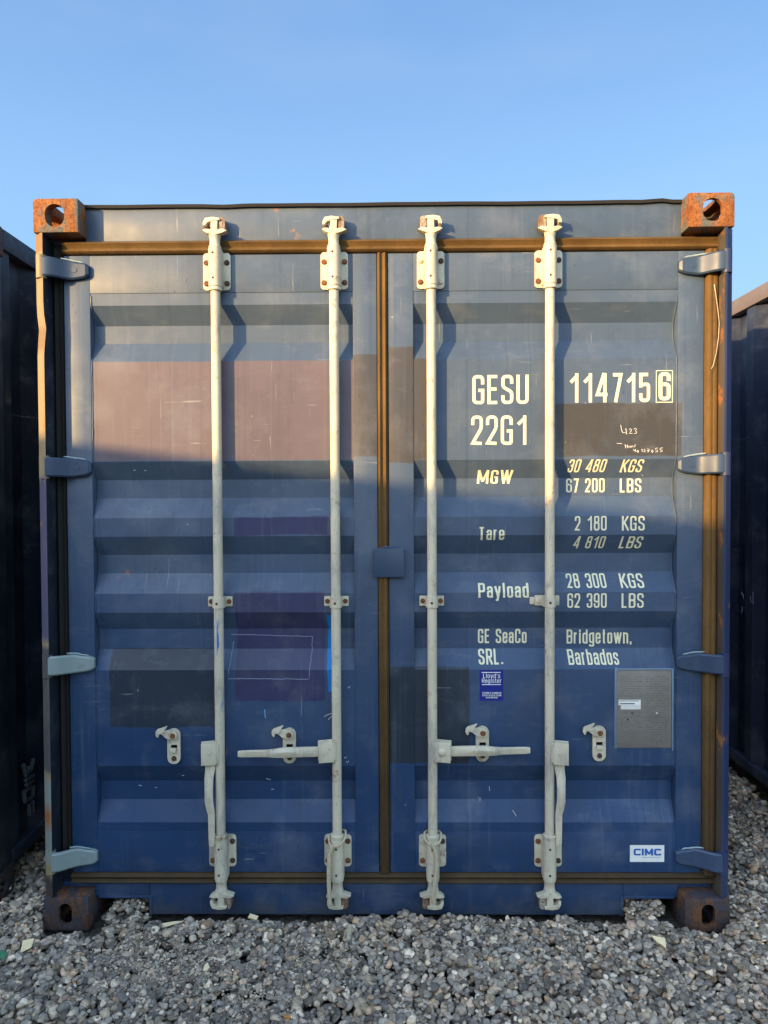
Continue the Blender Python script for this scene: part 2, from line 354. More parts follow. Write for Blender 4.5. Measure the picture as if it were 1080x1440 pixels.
g('.', .19, [(.5, -.03), (.5, .09)]); g(',', .19, [(.6, .09), (.2, -.16)]); g("'", .15, [(.5, 1.02), (.4, .8)])
g('-', .4, [(0, .5), (1, .5)]); g('/', .3, [(0, -.1), (1, 1.05)])
def fil(st, w):
    P = [Vector((a[0]*w, a[1])) for a in st]; out = [P[0]]
    for i in range(1, len(P)-1):
        r = st[i][2]*w if len(st[i]) > 2 else 0
        a, b, c = P[i-1], P[i], P[i+1]; u = a-b; v = c-b
        if r <= 0: out.append(b); continue
        r = min(r, u.length*.5, v.length*.5); p0 = b+u.normalized()*r; p1 = b+v.normalized()*r
        for k in range(7):
            t = k/6; out.append(p0*(1-t)**2+b*2*t*(1-t)*1.0+p1*t*t)
    out.append(P[-1]); return [p for i, p in enumerate(out) if i == 0 or (p-out[i-1]).length > 1e-4]
def text_strokes(bm, txt, x0, x1, z0, z1, yfun, tv=.185, th=.145, shear=0.0, track=.12, mi=0, base=0.0):
    """stroke lettering fitted into x0..x1, baseline z0, cap height z1"""
    adv = 0; items = []
    for ch in txt:
        if ch == ' ': adv += .30+track; continue
        w, sts = GL[ch]
        if ch == '1': adv += .08
        items.append((adv, w, sts)); adv += w+track
        if ch == '1': adv += .04
    adv -= track; H = z1-z0; kx = (x1-x0)/adv; cnt = 0
    asp = kx/H; tvx = min(tv, .40)*.66; th = th*.74
    for a, w, sts in items:
        for st in sts:
            ww = w-tvx
            pts = fil(st, ww) if ww > 1e-3 else [Vector((0, s_[1])) for s_ in st]
            q = [Vector((p.x, (th/2+p.y*(1-th)))) for p in pts]
            kk = th/tvx; n = len(q); L_ = []; R2 = []
            s2 = [Vector((p.x*kk, p.y)) for p in q]
            for e_, nx_, yy_ in ((0, 1, st[0][1]), (-1, -2, st[-1][1])):      # square off stems at baseline, x-height and cap height
                dv = (s2[e_]-s2[nx_]).normalized()
                if abs(dv.y) > .55 and min(abs(yy_-t_) for t_ in (0, 1, .75, .76, .77)) < .003: s2[e_] = s2[e_]+dv*(th/2)
            for i in range(n):
                d0 = (s2[i]-s2[i-1]).normalized() if i > 0 else None; d1 = (s2[i+1]-s2[i]).normalized() if i < n-1 else None
                if d0 is None: d0 = d1
                if d1 is None: d1 = d0
                n0 = Vector((-d0.y, d0.x)); n1 = Vector((-d1.y, d1.x)); m = n0+n1
                m = m.normalized() if m.length > 1e-6 else n0
                f = min(1/max(m.dot(n0), .3), 3.2)*th/2
                L_.append(s2[i]+m*f); R2.append(s2[i]-m*f)
            def W(p):
                X = a+tvx/2+p.x/kk; return Vector((x0+X*kx+(p.y*H)*shear, base-cnt*.00006, z0+p.y*H))
            VL = [bm.verts.new(W(p)) for p in L_]; VR = [bm.verts.new(W(p)) for p in R2]
            for i in range(n-1):
                try: bm.faces.new((VL[i], VL[i+1], VR[i+1], VR[i])).material_index = mi
                except ValueError: pass
            cnt += 1
def flat_rect(bm, x0, x1, z0, z1, y, mi=0):
    vs = [bm.verts.new(p) for p in ((x0, y, z0), (x1, y, z0), (x1, y, z1), (x0, y, z1))]; bm.faces.new(vs).material_index = mi
D = .065                                                   # door front plane
PROF = [(2.32, 0), (2.235, 0), (2.170, 1), (2.106, 1), (2.035, 0), (1.676, 0), (1.610, 1), (1.543, 1), (1.472, 0), (1.405, 0), (1.336, 1), (1.268, 1),
        (1.198, 0), (1.129, 0), (1.063, 1), (.989, 1), (.919, 0), (.569, 0), (.500, 1), (.431, 1), (.361, 0), (.30, 0)]
CD = .036; PR = .003
def prof_y(z):
    if z >= PROF[0][0] or z <= PROF[-1][0]: return D+PR
    for (za, a), (zb, b) in zip(PROF, PROF[1:]):
        if zb <= z <= za:
            t = (za-z)/(za-zb); return D+PR+CD*(a+(b-a)*t)
    return D+PR
def conform(bm, eps=.0007):
    for z, _ in PROF:
        geom = bm.verts[:]+bm.edges[:]+bm.faces[:]
        bmesh.ops.bisect_plane(bm, geom=geom, plane_co=(0, 0, z), plane_no=(0, 0, 1), dist=1e-6)
    for v in bm.verts: v.co.y = prof_y(v.co.z)+v.co.y-eps
    return bm
def flip_front(o):                                         # lettering faces the viewer
    me = o.data; n = [p.normal.y for p in me.polygons]
    b = bmesh.new(); b.from_mesh(me)
    for f in b.faces:
        if f.normal.y > 0: f.normal_flip()
    b.to_mesh(me); b.free(); return o

# ------------------------------------------------------------------ the ground
s = NT('gravel_dirt'); n1 = s.noise(2.0, detail=6); n2 = s.noise(34, detail=8, rough=.75)
vo = s.n('ShaderNodeTexVoronoi', Vector=s.map(), Scale=34.0)
col = s.mix(s.ramp(n1, .3, .7), (.12, .105, .085), (.17, .15, .125)); col = s.mix(.5, col, s.mix(n2, (.045, .04, .034), (.17, .155, .135)))
groundM = s.out(col, .95, s.bump(s.math('ADD', n2, s.math('MULTIPLY', vo.outputs['Distance'], -1.0)), .02, .8), .2)
bm = new(); bmesh.ops.create_grid(bm, x_segments=2, y_segments=2, size=300)
for v in bm.verts: v.co.z = -.026
tag(obj('ground', bm, groundM, smooth=0), kind='structure')

def stone_templates(sub, k):
    b = bmesh.new(); bmesh.ops.create_icosphere(b, subdivisions=sub, radius=1); b.verts.ensure_lookup_table()
    V = np.array([v.co[:] for v in b.verts]); F = np.array([[v.index for v in f.verts] for f in b.faces]); b.free()
    T = []
    for i in range(k):
        m = RNG.integers(8, 13); nrm = RNG.normal(size=(m, 3)); nrm /= np.linalg.norm(nrm, axis=1)[:, None]
        d = RNG.uniform(.55, 1.0, m)
        dots = V@nrm.T; rr = np.where(dots > .05, d/np.maximum(dots, .05), 9.0)
        rr = -np.log(np.exp(-rr*26).sum(1)+np.exp(-26*1.1))/26          # soft minimum: rounded facets
        W_ = V*rr[:, None]*(1+RNG.normal(0, .012, len(V)))[:, None]
        W_ = W_/np.abs(W_).max(); T.append(W_)
    return T, F
def build_gravel():
    T2, F2 = stone_templates(3, 26); T1, F1 = stone_templates(2, 20)
    X0, X1, Y0, Y1, cs = -2.5, 2.7, -1.35, 4.0, .005
    nx, ny = int((X1-X0)/cs), int((Y1-Y0)/cs)
    Hh = np.zeros((nx, ny), np.float32)
    gx = X0+(np.arange(nx)+.5)*cs; gy = Y0+(np.arange(ny)+.5)*cs
    # gentle relief of the gravel bed; heaped a little against the sill and into the pockets
    GX, GY = np.meshgrid(gx, gy, indexing='ij')
    Hh += .010*np.sin(GX*3.1+1)*np.cos(GY*4.3)+.006*np.sin(GX*7.7+GY*5)-.006
    for cx in (-.95, .95): Hh += .036*np.exp(-((GX-cx)/.11)**2-((GY-.16)/.09)**2)
    Hh += .014*np.exp(-((GY-.05)/.06)**2)*(np.abs(GX) < 1.1)
    Hh -= .014
    Hh = np.maximum(Hh, -.0245)
    zones = [  # x0,x1,y0,y1,count,detail
        (-1.40, 1.40, -.62, .10, 11500, 2), (-1.06, -.84, .06, .32, 330, 1), (.84, 1.06, .06, .32, 330, 1), (1.20, 1.90, .04, 1.7, 4300, 1), (-1.56, -1.2, .04, 1.1, 1500, 1),
        (-1.0, -.42, -.36, .02, 7500, 3), (-.6, -.05, -.45, -.05, 3500, 3), (-1.36, -1.2, -.1, .3, 250, 1), (1.2, 1.45, -.2, .3, 450, 1), (-2.4, -1.36, -1.2, .1, 3000, 1), (1.36, 2.6, -1.2, .1, 3600, 1), (-1.4, 1.4, -1.2, -.6, 4200, 1), (1.20, 1.95, 1.6, 3.6, 2600, 1)]
    f3 = lambda x, y: math.exp(-((x+.72)/.17)**2-((y+.17)/.11)**2)+.8*math.exp(-((x+.25)/.12)**2-((y+.16)/.08)**2)+.7*math.exp(-((x+.42)/.13)**2-((y+.38)/.06)**2)+.04
    P = []
    for (a, b, c, d, n, det) in zones:
        for i in range(n):
            x, y = RNG.uniform(a, b), RNG.uniform(c, d)
            s_ = float(np.clip(RNG.lognormal(math.log(.0130), .46), .0045, .030))
            if det == 2 and n > 5000:
                f = math.exp(-((x+.72)/.16)**2-((y+.17)/.10)**2)+.8*math.exp(-((x+.25)/.10)**2-((y+.16)/.07)**2)+.7*math.exp(-((x+.42)/.12)**2-((y+.38)/.05)**2)
                if RNG.random() < f: s_ *= .55
            if a > 1.15 or b < -1.15: s_ *= 1.12
            if det == 3:
                if RNG.random() > f3(x, y): continue
                s_ = float(RNG.uniform(.0026, .0068))
            P.append((x, y, s_, det))
    P.sort(key=lambda p: -p[2]+RNG.normal(0, .004))
    allV, allF, allC, off = [], [], [], 0
    pal = np.array([(.17, .172, .178), (.12, .125, .135), (.235, .23, .225), (.20, .185, .165), (.30, .29, .275), (.155, .165, .18), (.42, .40, .36), (.24, .195, .16), (.085, .09, .10), (.27, .23, .215), (.52, .50, .46)])
    pw = np.array([.22, .17, .14, .12, .08, .10, .035, .04, .06, .025, .010]); pw /= pw.sum()
    for (x, y, s_, det) in P:
        best = None
        for k in range(3):
            xx, yy = x+RNG.normal(0, .006), y+RNG.normal(0, .006)
            i0, i1 = int((xx-s_*.8-X0)/cs), int((xx+s_*.8-X0)/cs)+1; j0, j1 = int((yy-s_*.8-Y0)/cs), int((yy+s_*.8-Y0)/cs)+1
            if i0 < 0 or j0 < 0 or i1 >= nx or j1 >= ny: continue
            hh = Hh[i0:i1, j0:j1]; h = float(hh.mean()*.75+hh.max()*.25)
            if best is None or h < best[0]: best = (h, xx, yy, i0, i1, j0, j1)
        if best is None: continue
        h, xx, yy, i0, i1, j0, j1 = best
        ax = np.array([1, RNG.uniform(.68, .98), RNG.uniform(.40, .72)])
        # keep clear of the container steelwork
        top = h+ax[2]*s_*1.1
        if yy > .05 and abs(xx) < 1.215 and not (.86 < abs(xx) < 1.035): continue
        if yy > -.005-s_ and (1.03-s_ < abs(xx) < 1.225+s_) and yy < .2: 
            if not (abs(xx) > 1.225): continue
        if yy+s_ > .06 and abs(xx) < .865: continue
        if yy > .0 and yy < .1 and .865-s_ < abs(xx) < .865+s_*.6: continue
        if h > .075: continue
        T, F = (T2, F2) if (det == 2 and s_ > .0125) else (T1, F1)
        t = T[RNG.integers(len(T))]
        e = Euler((RNG.normal(0, .35), RNG.normal(0, .35), RNG.uniform(0, 6.283))).to_matrix(); M = np.array(e)
        zc = h+ax[2]*s_*.42
        Vv = (t*ax*s_)@M.T+np.array([xx, yy, zc])
        dx = gx[i0:i1, None]-xx; dy = gy[None, j0:j1]-yy; q = 1-(dx*dx+dy*dy)/(s_*.85)**2
        dome = zc+ax[2]*s_*np.sqrt(np.clip(q, 0, 1)); sub = Hh[i0:i1, j0:j1]; sub[...] = np.where(q > 0, np.maximum(sub, dome-.0025), sub)
        c = np.minimum(pal[RNG.choice(len(pal), p=pw)]*RNG.uniform(.5, 1.5), .44)
        allV.append(Vv); allF.append(F+off); off += len(Vv); allC.append(np.tile(np.append(c, RNG.random()), (len(Vv), 1)))
    V = np.concatenate(allV); F = np.concatenate(allF); Cc = np.concatenate(allC)
    me = bpy.data.meshes.new('gravel'); me.vertices.add(len(V)); me.vertices.foreach_set('co', V.astype(np.float32).ravel())
    me.loops.add(len(F)*3); me.loops.foreach_set('vertex_index', F.astype(np.int32).ravel())
    me.polygons.add(len(F)); me.polygons.foreach_set('loop_start', np.arange(0, len(F)*3, 3, dtype=np.int32))
    me.update(calc_edges=True); me.polygons.foreach_set('use_smooth', np.ones(len(F), bool))
    at_ = me.attributes.new('stone', 'FLOAT_COLOR', 'POINT'); at_.data.foreach_set('color', Cc.astype(np.float32).ravel())
    s = NT('gravel_stone'); a = s.n('ShaderNodeAttribute', attribute_name='stone'); n = s.noise(90, detail=6, rough=.65); n2 = s.noise(22, detail=4)
    col = s.mix(s.ramp(n, .35, .7), s.mix(1.0, a.outputs['Color'], (1.36, 1.12, .86), 'MULTIPLY'), s.mix(1.0, a.outputs['Color'], (2.5, 2.06, 1.58), 'MULTIPLY'))
    col = s.mix(s.ramp(n2, .58, .8, 0, .4), col, (.10, .085, .07))
    me.materials.append(s.out(col, .88, s.bump(n, .0016, .5), .15))
    o = bpy.data.objects.new('gravel', me); C.objects.link(o); tag(o, 'loose grey gravel spread over the yard in front of the containers', 'gravel', kind='stuff')
    return X0, Y0, cs, Hh
HT = build_gravel()
def rest(x, y, r=.008):                        # height of the stones at a spot
    x0, y0, cs, H = HT; i, j, k = int((x-x0)/cs), int((y-y0)/cs), max(1, int(r/cs)); return float(H[i-k:i+k+1, j-k:j+k+1].max())

# ------------------------------------------------------------------ the container in the middle
ct = empty('shipping_container', (0, 0, 0))
tag(ct, 'blue shipping container in the middle, door end on, with cream lock rods and repaint patches', 'container')

def casting(sx, sz, ya, parent, mat, hw=.035, hh=.040):
    """hollow corner casting; sx/sz = -1/1 side and level; ya = front y; ring-built so that the apertures are real"""
    x0, x1 = (1.060, 1.219); z0, z1 = (0, .118) if sz < 0 else (2.473, 2.591)
    bmA = new(); box(bmA, x0, x1, ya, ya+.178, z0, z1)
    es = [e for e in bmA.edges if all(abs(v.co.x-x1) < 1e-5 for v in e.verts) or all(abs(v.co.z-(z1 if sz > 0 else z0)) < 1e-5 for v in e.verts) and False]
    out = [e for e in bmA.edges if all(abs(v.co.x-x1) < 1e-5 and abs(v.co.z-(z1 if sz > 0 else z0)) < 1e-5 for v in e.verts)]
    bmesh.ops.bevel(bmA, geom=out, offset=.016, segments=5, profile=.5, affect='EDGES')
    bmesh.ops.bevel(bmA, geom=[e for e in bmA.edges if e.calc_face_angle(0) > .8], offset=.004, segments=2, profile=.5, affect='EDGES')
    for v in bmA.verts: v.co.x *= sx
    def tmp(b):
        bmesh.ops.recalc_face_normals(b, faces=b.faces[:]); me = bpy.data.meshes.new('t'); b.to_mesh(me); b.free(); o = bpy.data.objects.new('t', me); C.objects.link(o); return o
    A = tmp(bmA); cuts = []
    b = new(); box(b, x0+.014, x1-.014, ya+.016, ya+.166, z0+.014, z1-.014, .008)
    for v in b.verts: v.co.x *= sx
    cuts.append(tmp(b))
    cx, cz = (x0+x1)/2+.003, (z0+z1)/2
    b = new(); prism(b, rrect(cx-hw, cx+hw, cz-hh, cz+hh, min(hw, hh)-.001, 7), 'y', ya-.05, ya+.08)
    for v in b.verts: v.co.x *= sx
    cuts.append(tmp(b))
    b = new(); prism(b, rrect(ya+.089-.038, ya+.089+.038, cz-.026, cz+.026, .025, 7), 'x', x1-.06, x1+.05)
    for v in b.verts: v.co.x *= sx
    cuts.append(tmp(b))
    b = new(); prism(b, rrect(cx-.031, cx+.031, ya+.03, ya+.15, .028, 7), 'z', (z1-.06 if sz > 0 else z0-.05), (z1+.05 if sz > 0 else z0+.06))
    for v in b.verts: v.co.x *= sx
    cuts.append(tmp(b))
    for c in cuts:
        m = A.modifiers.new('b', 'BOOLEAN'); m.object = c; m.operation = 'DIFFERENCE'; m.solver = 'EXACT'
    dg = bpy.context.evaluated_depsgraph_get(); dg.update()
    me = bpy.data.meshes.new_from_object(A.evaluated_get(dg)); me.name = 'corner_casting'
    for o in cuts+[A]: bpy.data.objects.remove(o, do_unlink=True)
    me.materials.clear(); me.materials.append(mat)
    me.polygons.foreach_set('use_smooth', [True]*len(me.polygons)); me.set_sharp_from_angle(angle=rad(35))
    o = bpy.data.objects.new('corner_casting', me); C.objects.link(o); o.parent = parent
    return o
cast_meshes = {}
for sx in (-1, 1):
    for sz in (-1, 1):
        o = casting(sx, sz, 0, ct, rustO if sz > 0 else rustD, .034 if sz > 0 else .024, .0395)
        o['label'] = 'orange rusty corner casting' if sz > 0 else 'dark brown rusty corner casting'
        cast_meshes[(sx, sz)] = o.data
        r = bpy.data.objects.new('corner_casting', o.data); C.objects.link(r); r.parent = ct; r.location.y = 5.88

# posts
lipM = paint('lip_paint', (.075, .062, .048), streak=False, rust=.32, rough=.6)
def post(sx, mat, dent=False):
    b = new()
    poly = [(1.2225, .17), (1.2225, .026), (1.195, .001), (1.187, .001), (1.187, .090), (1.125, .090), (1.125, .17)]
    zs = [.119]+[.12+i*.047 for i in range(1, 50)]+[2.4725]
    rings = []
    for z in zs:
        dx = 0
        if dent: dx = .007*math.exp(-((z-2.135)/.045)**2)
        rings.append([b.verts.new(((x-(dx if i in (1, 2, 3) else 0))*sx, y+(dx*.6 if i in (2, 3) else 0), z)) for i, (x, y) in enumerate(poly)])
    for a, c in zip(rings, rings[1:]):
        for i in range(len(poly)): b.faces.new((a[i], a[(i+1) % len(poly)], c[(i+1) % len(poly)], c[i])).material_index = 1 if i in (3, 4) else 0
    b.faces.new(rings[0]); b.faces.new(rings[-1][::-1])
    return obj('corner_post', b, [mat, navyL if sx < 0 else lipM], ct, smooth=20)  # left inner faces painted dark navy to stand for the gutter's shade
p = post(-1, paintPost, True); p['label'] = 'worn and rusty corner post with a dent'
post(1, paintPostR)
# header and sill
b = new(); box(b, -1.061, 1.061, D, .20, 2.462, 2.584, .003)
box(b, -1.218, -1.061, D+.02, .19, 2.4605, 2.4725); box(b, 1.061, 1.218, D+.02, .19, 2.4605, 2.4725)
header = obj('door_header', b, paintF, ct)
b = new(); n = 60                                  # thin turned-down roof edge along the header, slightly wavy
xs = [-1.06+2.12*i/n for i in range(n+1)]
top = []; 
for i, x in enumerate(xs):
    wv = .0006*math.sin(x*9)+.0004*math.sin(x*23+1)+(-.004*math.exp(-((x+.56)/.06)**2))+(.006*math.exp(-((x-.98)/.03)**2))
    top.append([b.verts.new((x, D-.010, 2.5775+wv)), b.verts.new((x, D-.010, 2.589+wv)), b.verts.new((x, .3, 2.589)), b.verts.new((x, .3, 2.585))])
for a, c in zip(top, top[1:]):
    for i in range(4): b.faces.new((a[i], a[(i+1) % 4], c[(i+1) % 4], c[i]))
b.faces.new(top[0]); b.faces.new(top[-1][::-1])
obj('roof_edge', b, nearBlackM, ct, smooth=0)  # roof edge in one even near-black colour
b = new()
box(b, -.862, .862, D, .2, .022, .137, .003)
for sx in (-1, 1):
    x0, x1 = sorted((sx*.8625, sx*1.0595)); box(b, x0, x1, D, .2, .088, .1366, .003)
    a0, a1 = sorted((sx*.852, sx*.864)); box(b, a0, a1, D-.003, D+.07, .020, .092, .002)
    a0, a1 = sorted((sx*.8645, sx*1.0485)); box(b, a0, a1, D-.003, D+.07, .083, .0925, .002)
    a0, a1 = sorted((sx*1.060, sx*1.184)); box(b, a0, a1, D+.012, .19, .1185, .1365, .002)
sill = obj('door_sill', b, paintS, ct)

# doors
def door(sx, mat):
    b = new()
    if sx < 0: xo, xi0, xi1, xe = -1.143, -1.050, -.107, -.0215
    else: xo, xi0, xi1, xe = .0185, .109, 1.051, 1.143
    box(b, xo, xi0, D, D+.055, .178, 2.413, .003); box(b, xi1, xe, D, D+.055, .178, 2.413, .003)
    box(b, xi0+.0001, xi1-.0001, D+.0004, D+.05, 2.278, 2.4125, .002); box(b, xi0+.0001, xi1-.0001, D+.0004, D+.05, .1785, .327, .002)
    d = obj('door', b, mat, ct)
    b = new(); N = 24; rows = []
    for z, k in PROF:
        rows.append([b.verts.new((xi0-.003+(xi1-xi0+.006)*i/N, D+PR+CD*k, z)) for i in range(N+1)])
    for a, c in zip(rows, rows[1:]):
        for i in range(N): b.faces.new((a[i], a[i+1], c[i+1], c[i]))
    es = [e for e in b.edges if abs(e.verts[0].co.z-e.verts[1].co.z) < 1e-5 and e.is_manifold and e.calc_face_angle(0) > .2]
    bmesh.ops.bevel(b, geom=es, offset=.0035, segments=2, profile=.5, affect='EDGES')
    obj('door_panel', b, mat, d, smooth=0)
    return d
doorL = door(-1, paintL); doorR = door(1, paintR)
# weld beads down the stiles where the corrugated panel meets them
for dr, xw in ((doorL, -1.0475), (doorR, 1.0485)):
    b = new(); zz = [2.27-i*.018 for i in range(108)]
    tube(b, [(xw-(.0012 if xw > 0 else -.0012)*random.uniform(.5, 1.2), prof_y(z)-.001, z) for z in zz], [random.uniform(.0018, .0034) for _ in zz], 6)
    obj('weld_bead', b, paintF, dr)

# door gaskets
def gasket():
    b = new()
    def hor(x0, x1, z0, z1):
        prof = [(.088, z0), (D-.004, z0+.002), (D-.013, z0+(z1-z0)*.22), (D-.003, z0+(z1-z0)*.46), (D-.004, z0+(z1-z0)*.52), (D-.015, z0+(z1-z0)*.78), (D-.005, z1-.001), (.088, z1)]
        prism(b, prof, 'x', x0, x1)
    def ver(x0, x1, z0, z1, dy=0, flat=False):
        prof = [(x0, .088), (x0+.001, D-.003+dy), (x0+(x1-x0)*.25, D-.013+dy), (x0+(x1-x0)*.48, D-.004+dy), (x0+(x1-x0)*.54, D-.004+dy), (x0+(x1-x0)*.78, D-.012+dy), (x1-.001, D+dy), (x1, .088)]
        if flat: prof = [(x0, .088), (x0+.002, D-.006+dy), (x0+(x1-x0)*.2, D-.012+dy), (x0+(x1-x0)*.46, D-.010+dy), (x0+(x1-x0)*.52, D-.0085+dy), (x0+(x1-x0)*.58, D-.010+dy), (x0+(x1-x0)*.85, D-.011+dy), (x1-.001, D-.004+dy), (x1, .088)]
        prism(b, prof, 'z', z0, z1)
    hor(-1.1440, 1.1865, 2.4145, 2.462); hor(-1.1440, 1.1865, .1375, .1765)
    ver(-.0205, .0175, .178, 2.4130)
    ver(1.1445, 1.1865, .178, 2.4130, -.012, True)
    g_ = obj('door_gasket', b, rubber, ct, smooth=60)
    b2 = b; b = new(); ver(-1.1865, -1.1445, .178, 2.44, .012); obj('door_gasket', b, nearBlackM, ct, smooth=60)  # left gasket coloured near-black, painting in the post lip's shadow
    b = new(); pts = [(1001, 402), (1003, 415), (1006, 437), (1008, 455), (1007, 476), (1004, 497), (1000, 514), (997, 520)]
    tube(b, [(at(x, y, D-.014)[0], D-.033, at(x, y, D-.014)[1]) for x, y in pts], .0013, 6); obj('loose_thread', b, cream, g_)
gasket()

# locking plate over the centre seam
b = new(); x0, z1 = at(525.5, 771, .05); x1, z0 = at(568.5, 811.5, .05)
prism(b, rrect(x0, x1, z0, z1, .004, 3), 'y', D-.020, D-.013, .0012)
box(b, .032, x1-.002, D-.0135, D+.001, z0+.002, z1-.002)
tube(b, [(x0+.025, D-.017, z1+.001), (x0+.045, D-.018, z1+.004), (x0+.07, D-.017, z1+.002), (x1-.01, D-.017, z1+.001)], [.003, .005, .003, .002], 6)
lp = obj('locking_plate', b, paintH, ct)

# hinges
def hinge(sx, zc, mat):
    b = new()
    pts = [(1.214, -.037), (1.214, .037), (1.165, .036), (1.120, .033), (1.073, .026), (1.052, .014), (1.048, 0), (1.052, -.024), (1.075, -.033), (1.115, -.038), (1.150, -.036)]
    prof = [(x, zc+z) for x, z in pts]
    # blade: stands forward at the pin and comes down onto the stile
    A, B = [], []
    def yf(x): t = min(max((x-1.105)/.075, 0), 1); t = t*t*(3-2*t); return D-.020-.046*t
    N = 16; rows = []
    for i in range(N+1):
        x = 1.048+(1.2005-1.048)*i/N
        # top and bottom outline by x
        def edge(seg):
            for (xa, za), (xb, zb) in zip(seg, seg[1:]):
                if xa <= x <= xb: return za+(zb-za)*(x-xa)/(xb-xa)
            return seg[-1][1]
        zt = edge([(1.048, .017), (1.062, .0255), (1.085, .027), (1.12, .034), (1.165, .037), (1.21, .038)])
        zb = edge([(1.048, -.020), (1.062, -.030), (1.10, -.036), (1.12, -.0375), (1.15, -.036), (1.21, -.037)])
        y = yf(x)+(.006 if x < 1.05 else 0); th = max(D-y, .012) if x < 1.135 else .014
        rows.append([b.verts.new((sx*x, yy, zc+z*.93)) for yy, z in ((y+th, zb), (y+.005, zb), (y, zb+.006), (y, (zt+zb)/2), (y, zt-.006), (y+.005, zt), (y+th, zt))])
    for a, c in zip(rows, rows[1:]):
        for k in range(7): b.faces.new((a[k], a[(k+1) % 7], c[(k+1) % 7], c[k]))
    b.faces.new(rows[0]); b.faces.new(rows[-1][::-1])
    h = obj('hinge', b, mat, ct, smooth=25)
    box_b = new(); box(box_b, min(sx*1.062, sx*1.135), max(sx*1.062, sx*1.135), D-.008, D+.002, zc-.026, zc+.024, .002); obj('hinge_pad', box_b, mat, h)
    b = new(); tube(b, [(sx*x, D-.012-.02*max(0, x-1.11)/.05, zc+z+random.uniform(-.001, .001)) for x, z in ((1.068, .0275), (1.080, .0300), (1.092, .0315), (1.104, .0335), (1.118, .0360), (1.130, .0370), (1.142, .0385))], [.0015, .0030, .0024, .0034, .0026, .0030, .0014], 6)
    obj('weld_bead', b, weldM, h)
    b = new(); cyl(b, (sx*1.096, D-.0195, zc-.001), (sx*1.096, D-.0215, zc-.001), .011, .010, 20); obj('maker_stud', b, mat, h)
    b = new(); cyl(b, (sx*1.1985, .014, zc-.0405), (sx*1.1985, .014, zc+.0405), .0172, n=28); cyl(b, (sx*1.1985, .014, zc-.048), (sx*1.1985, .014, zc+.048), .0085, n=16)
    obj('hinge_pin', b, paintPost if sx < 0 else paintPostR, h)
    return h
HZ = (2.358, 1.655, .949, .243)
for sx in (-1, 1):
    for i, z in enumerate(HZ):
        teal = sx < 0 and i >= 2
        h = hinge(sx, z, paintT if teal else paintH)
        if teal: h['label'] = 'pale teal painted hinge'

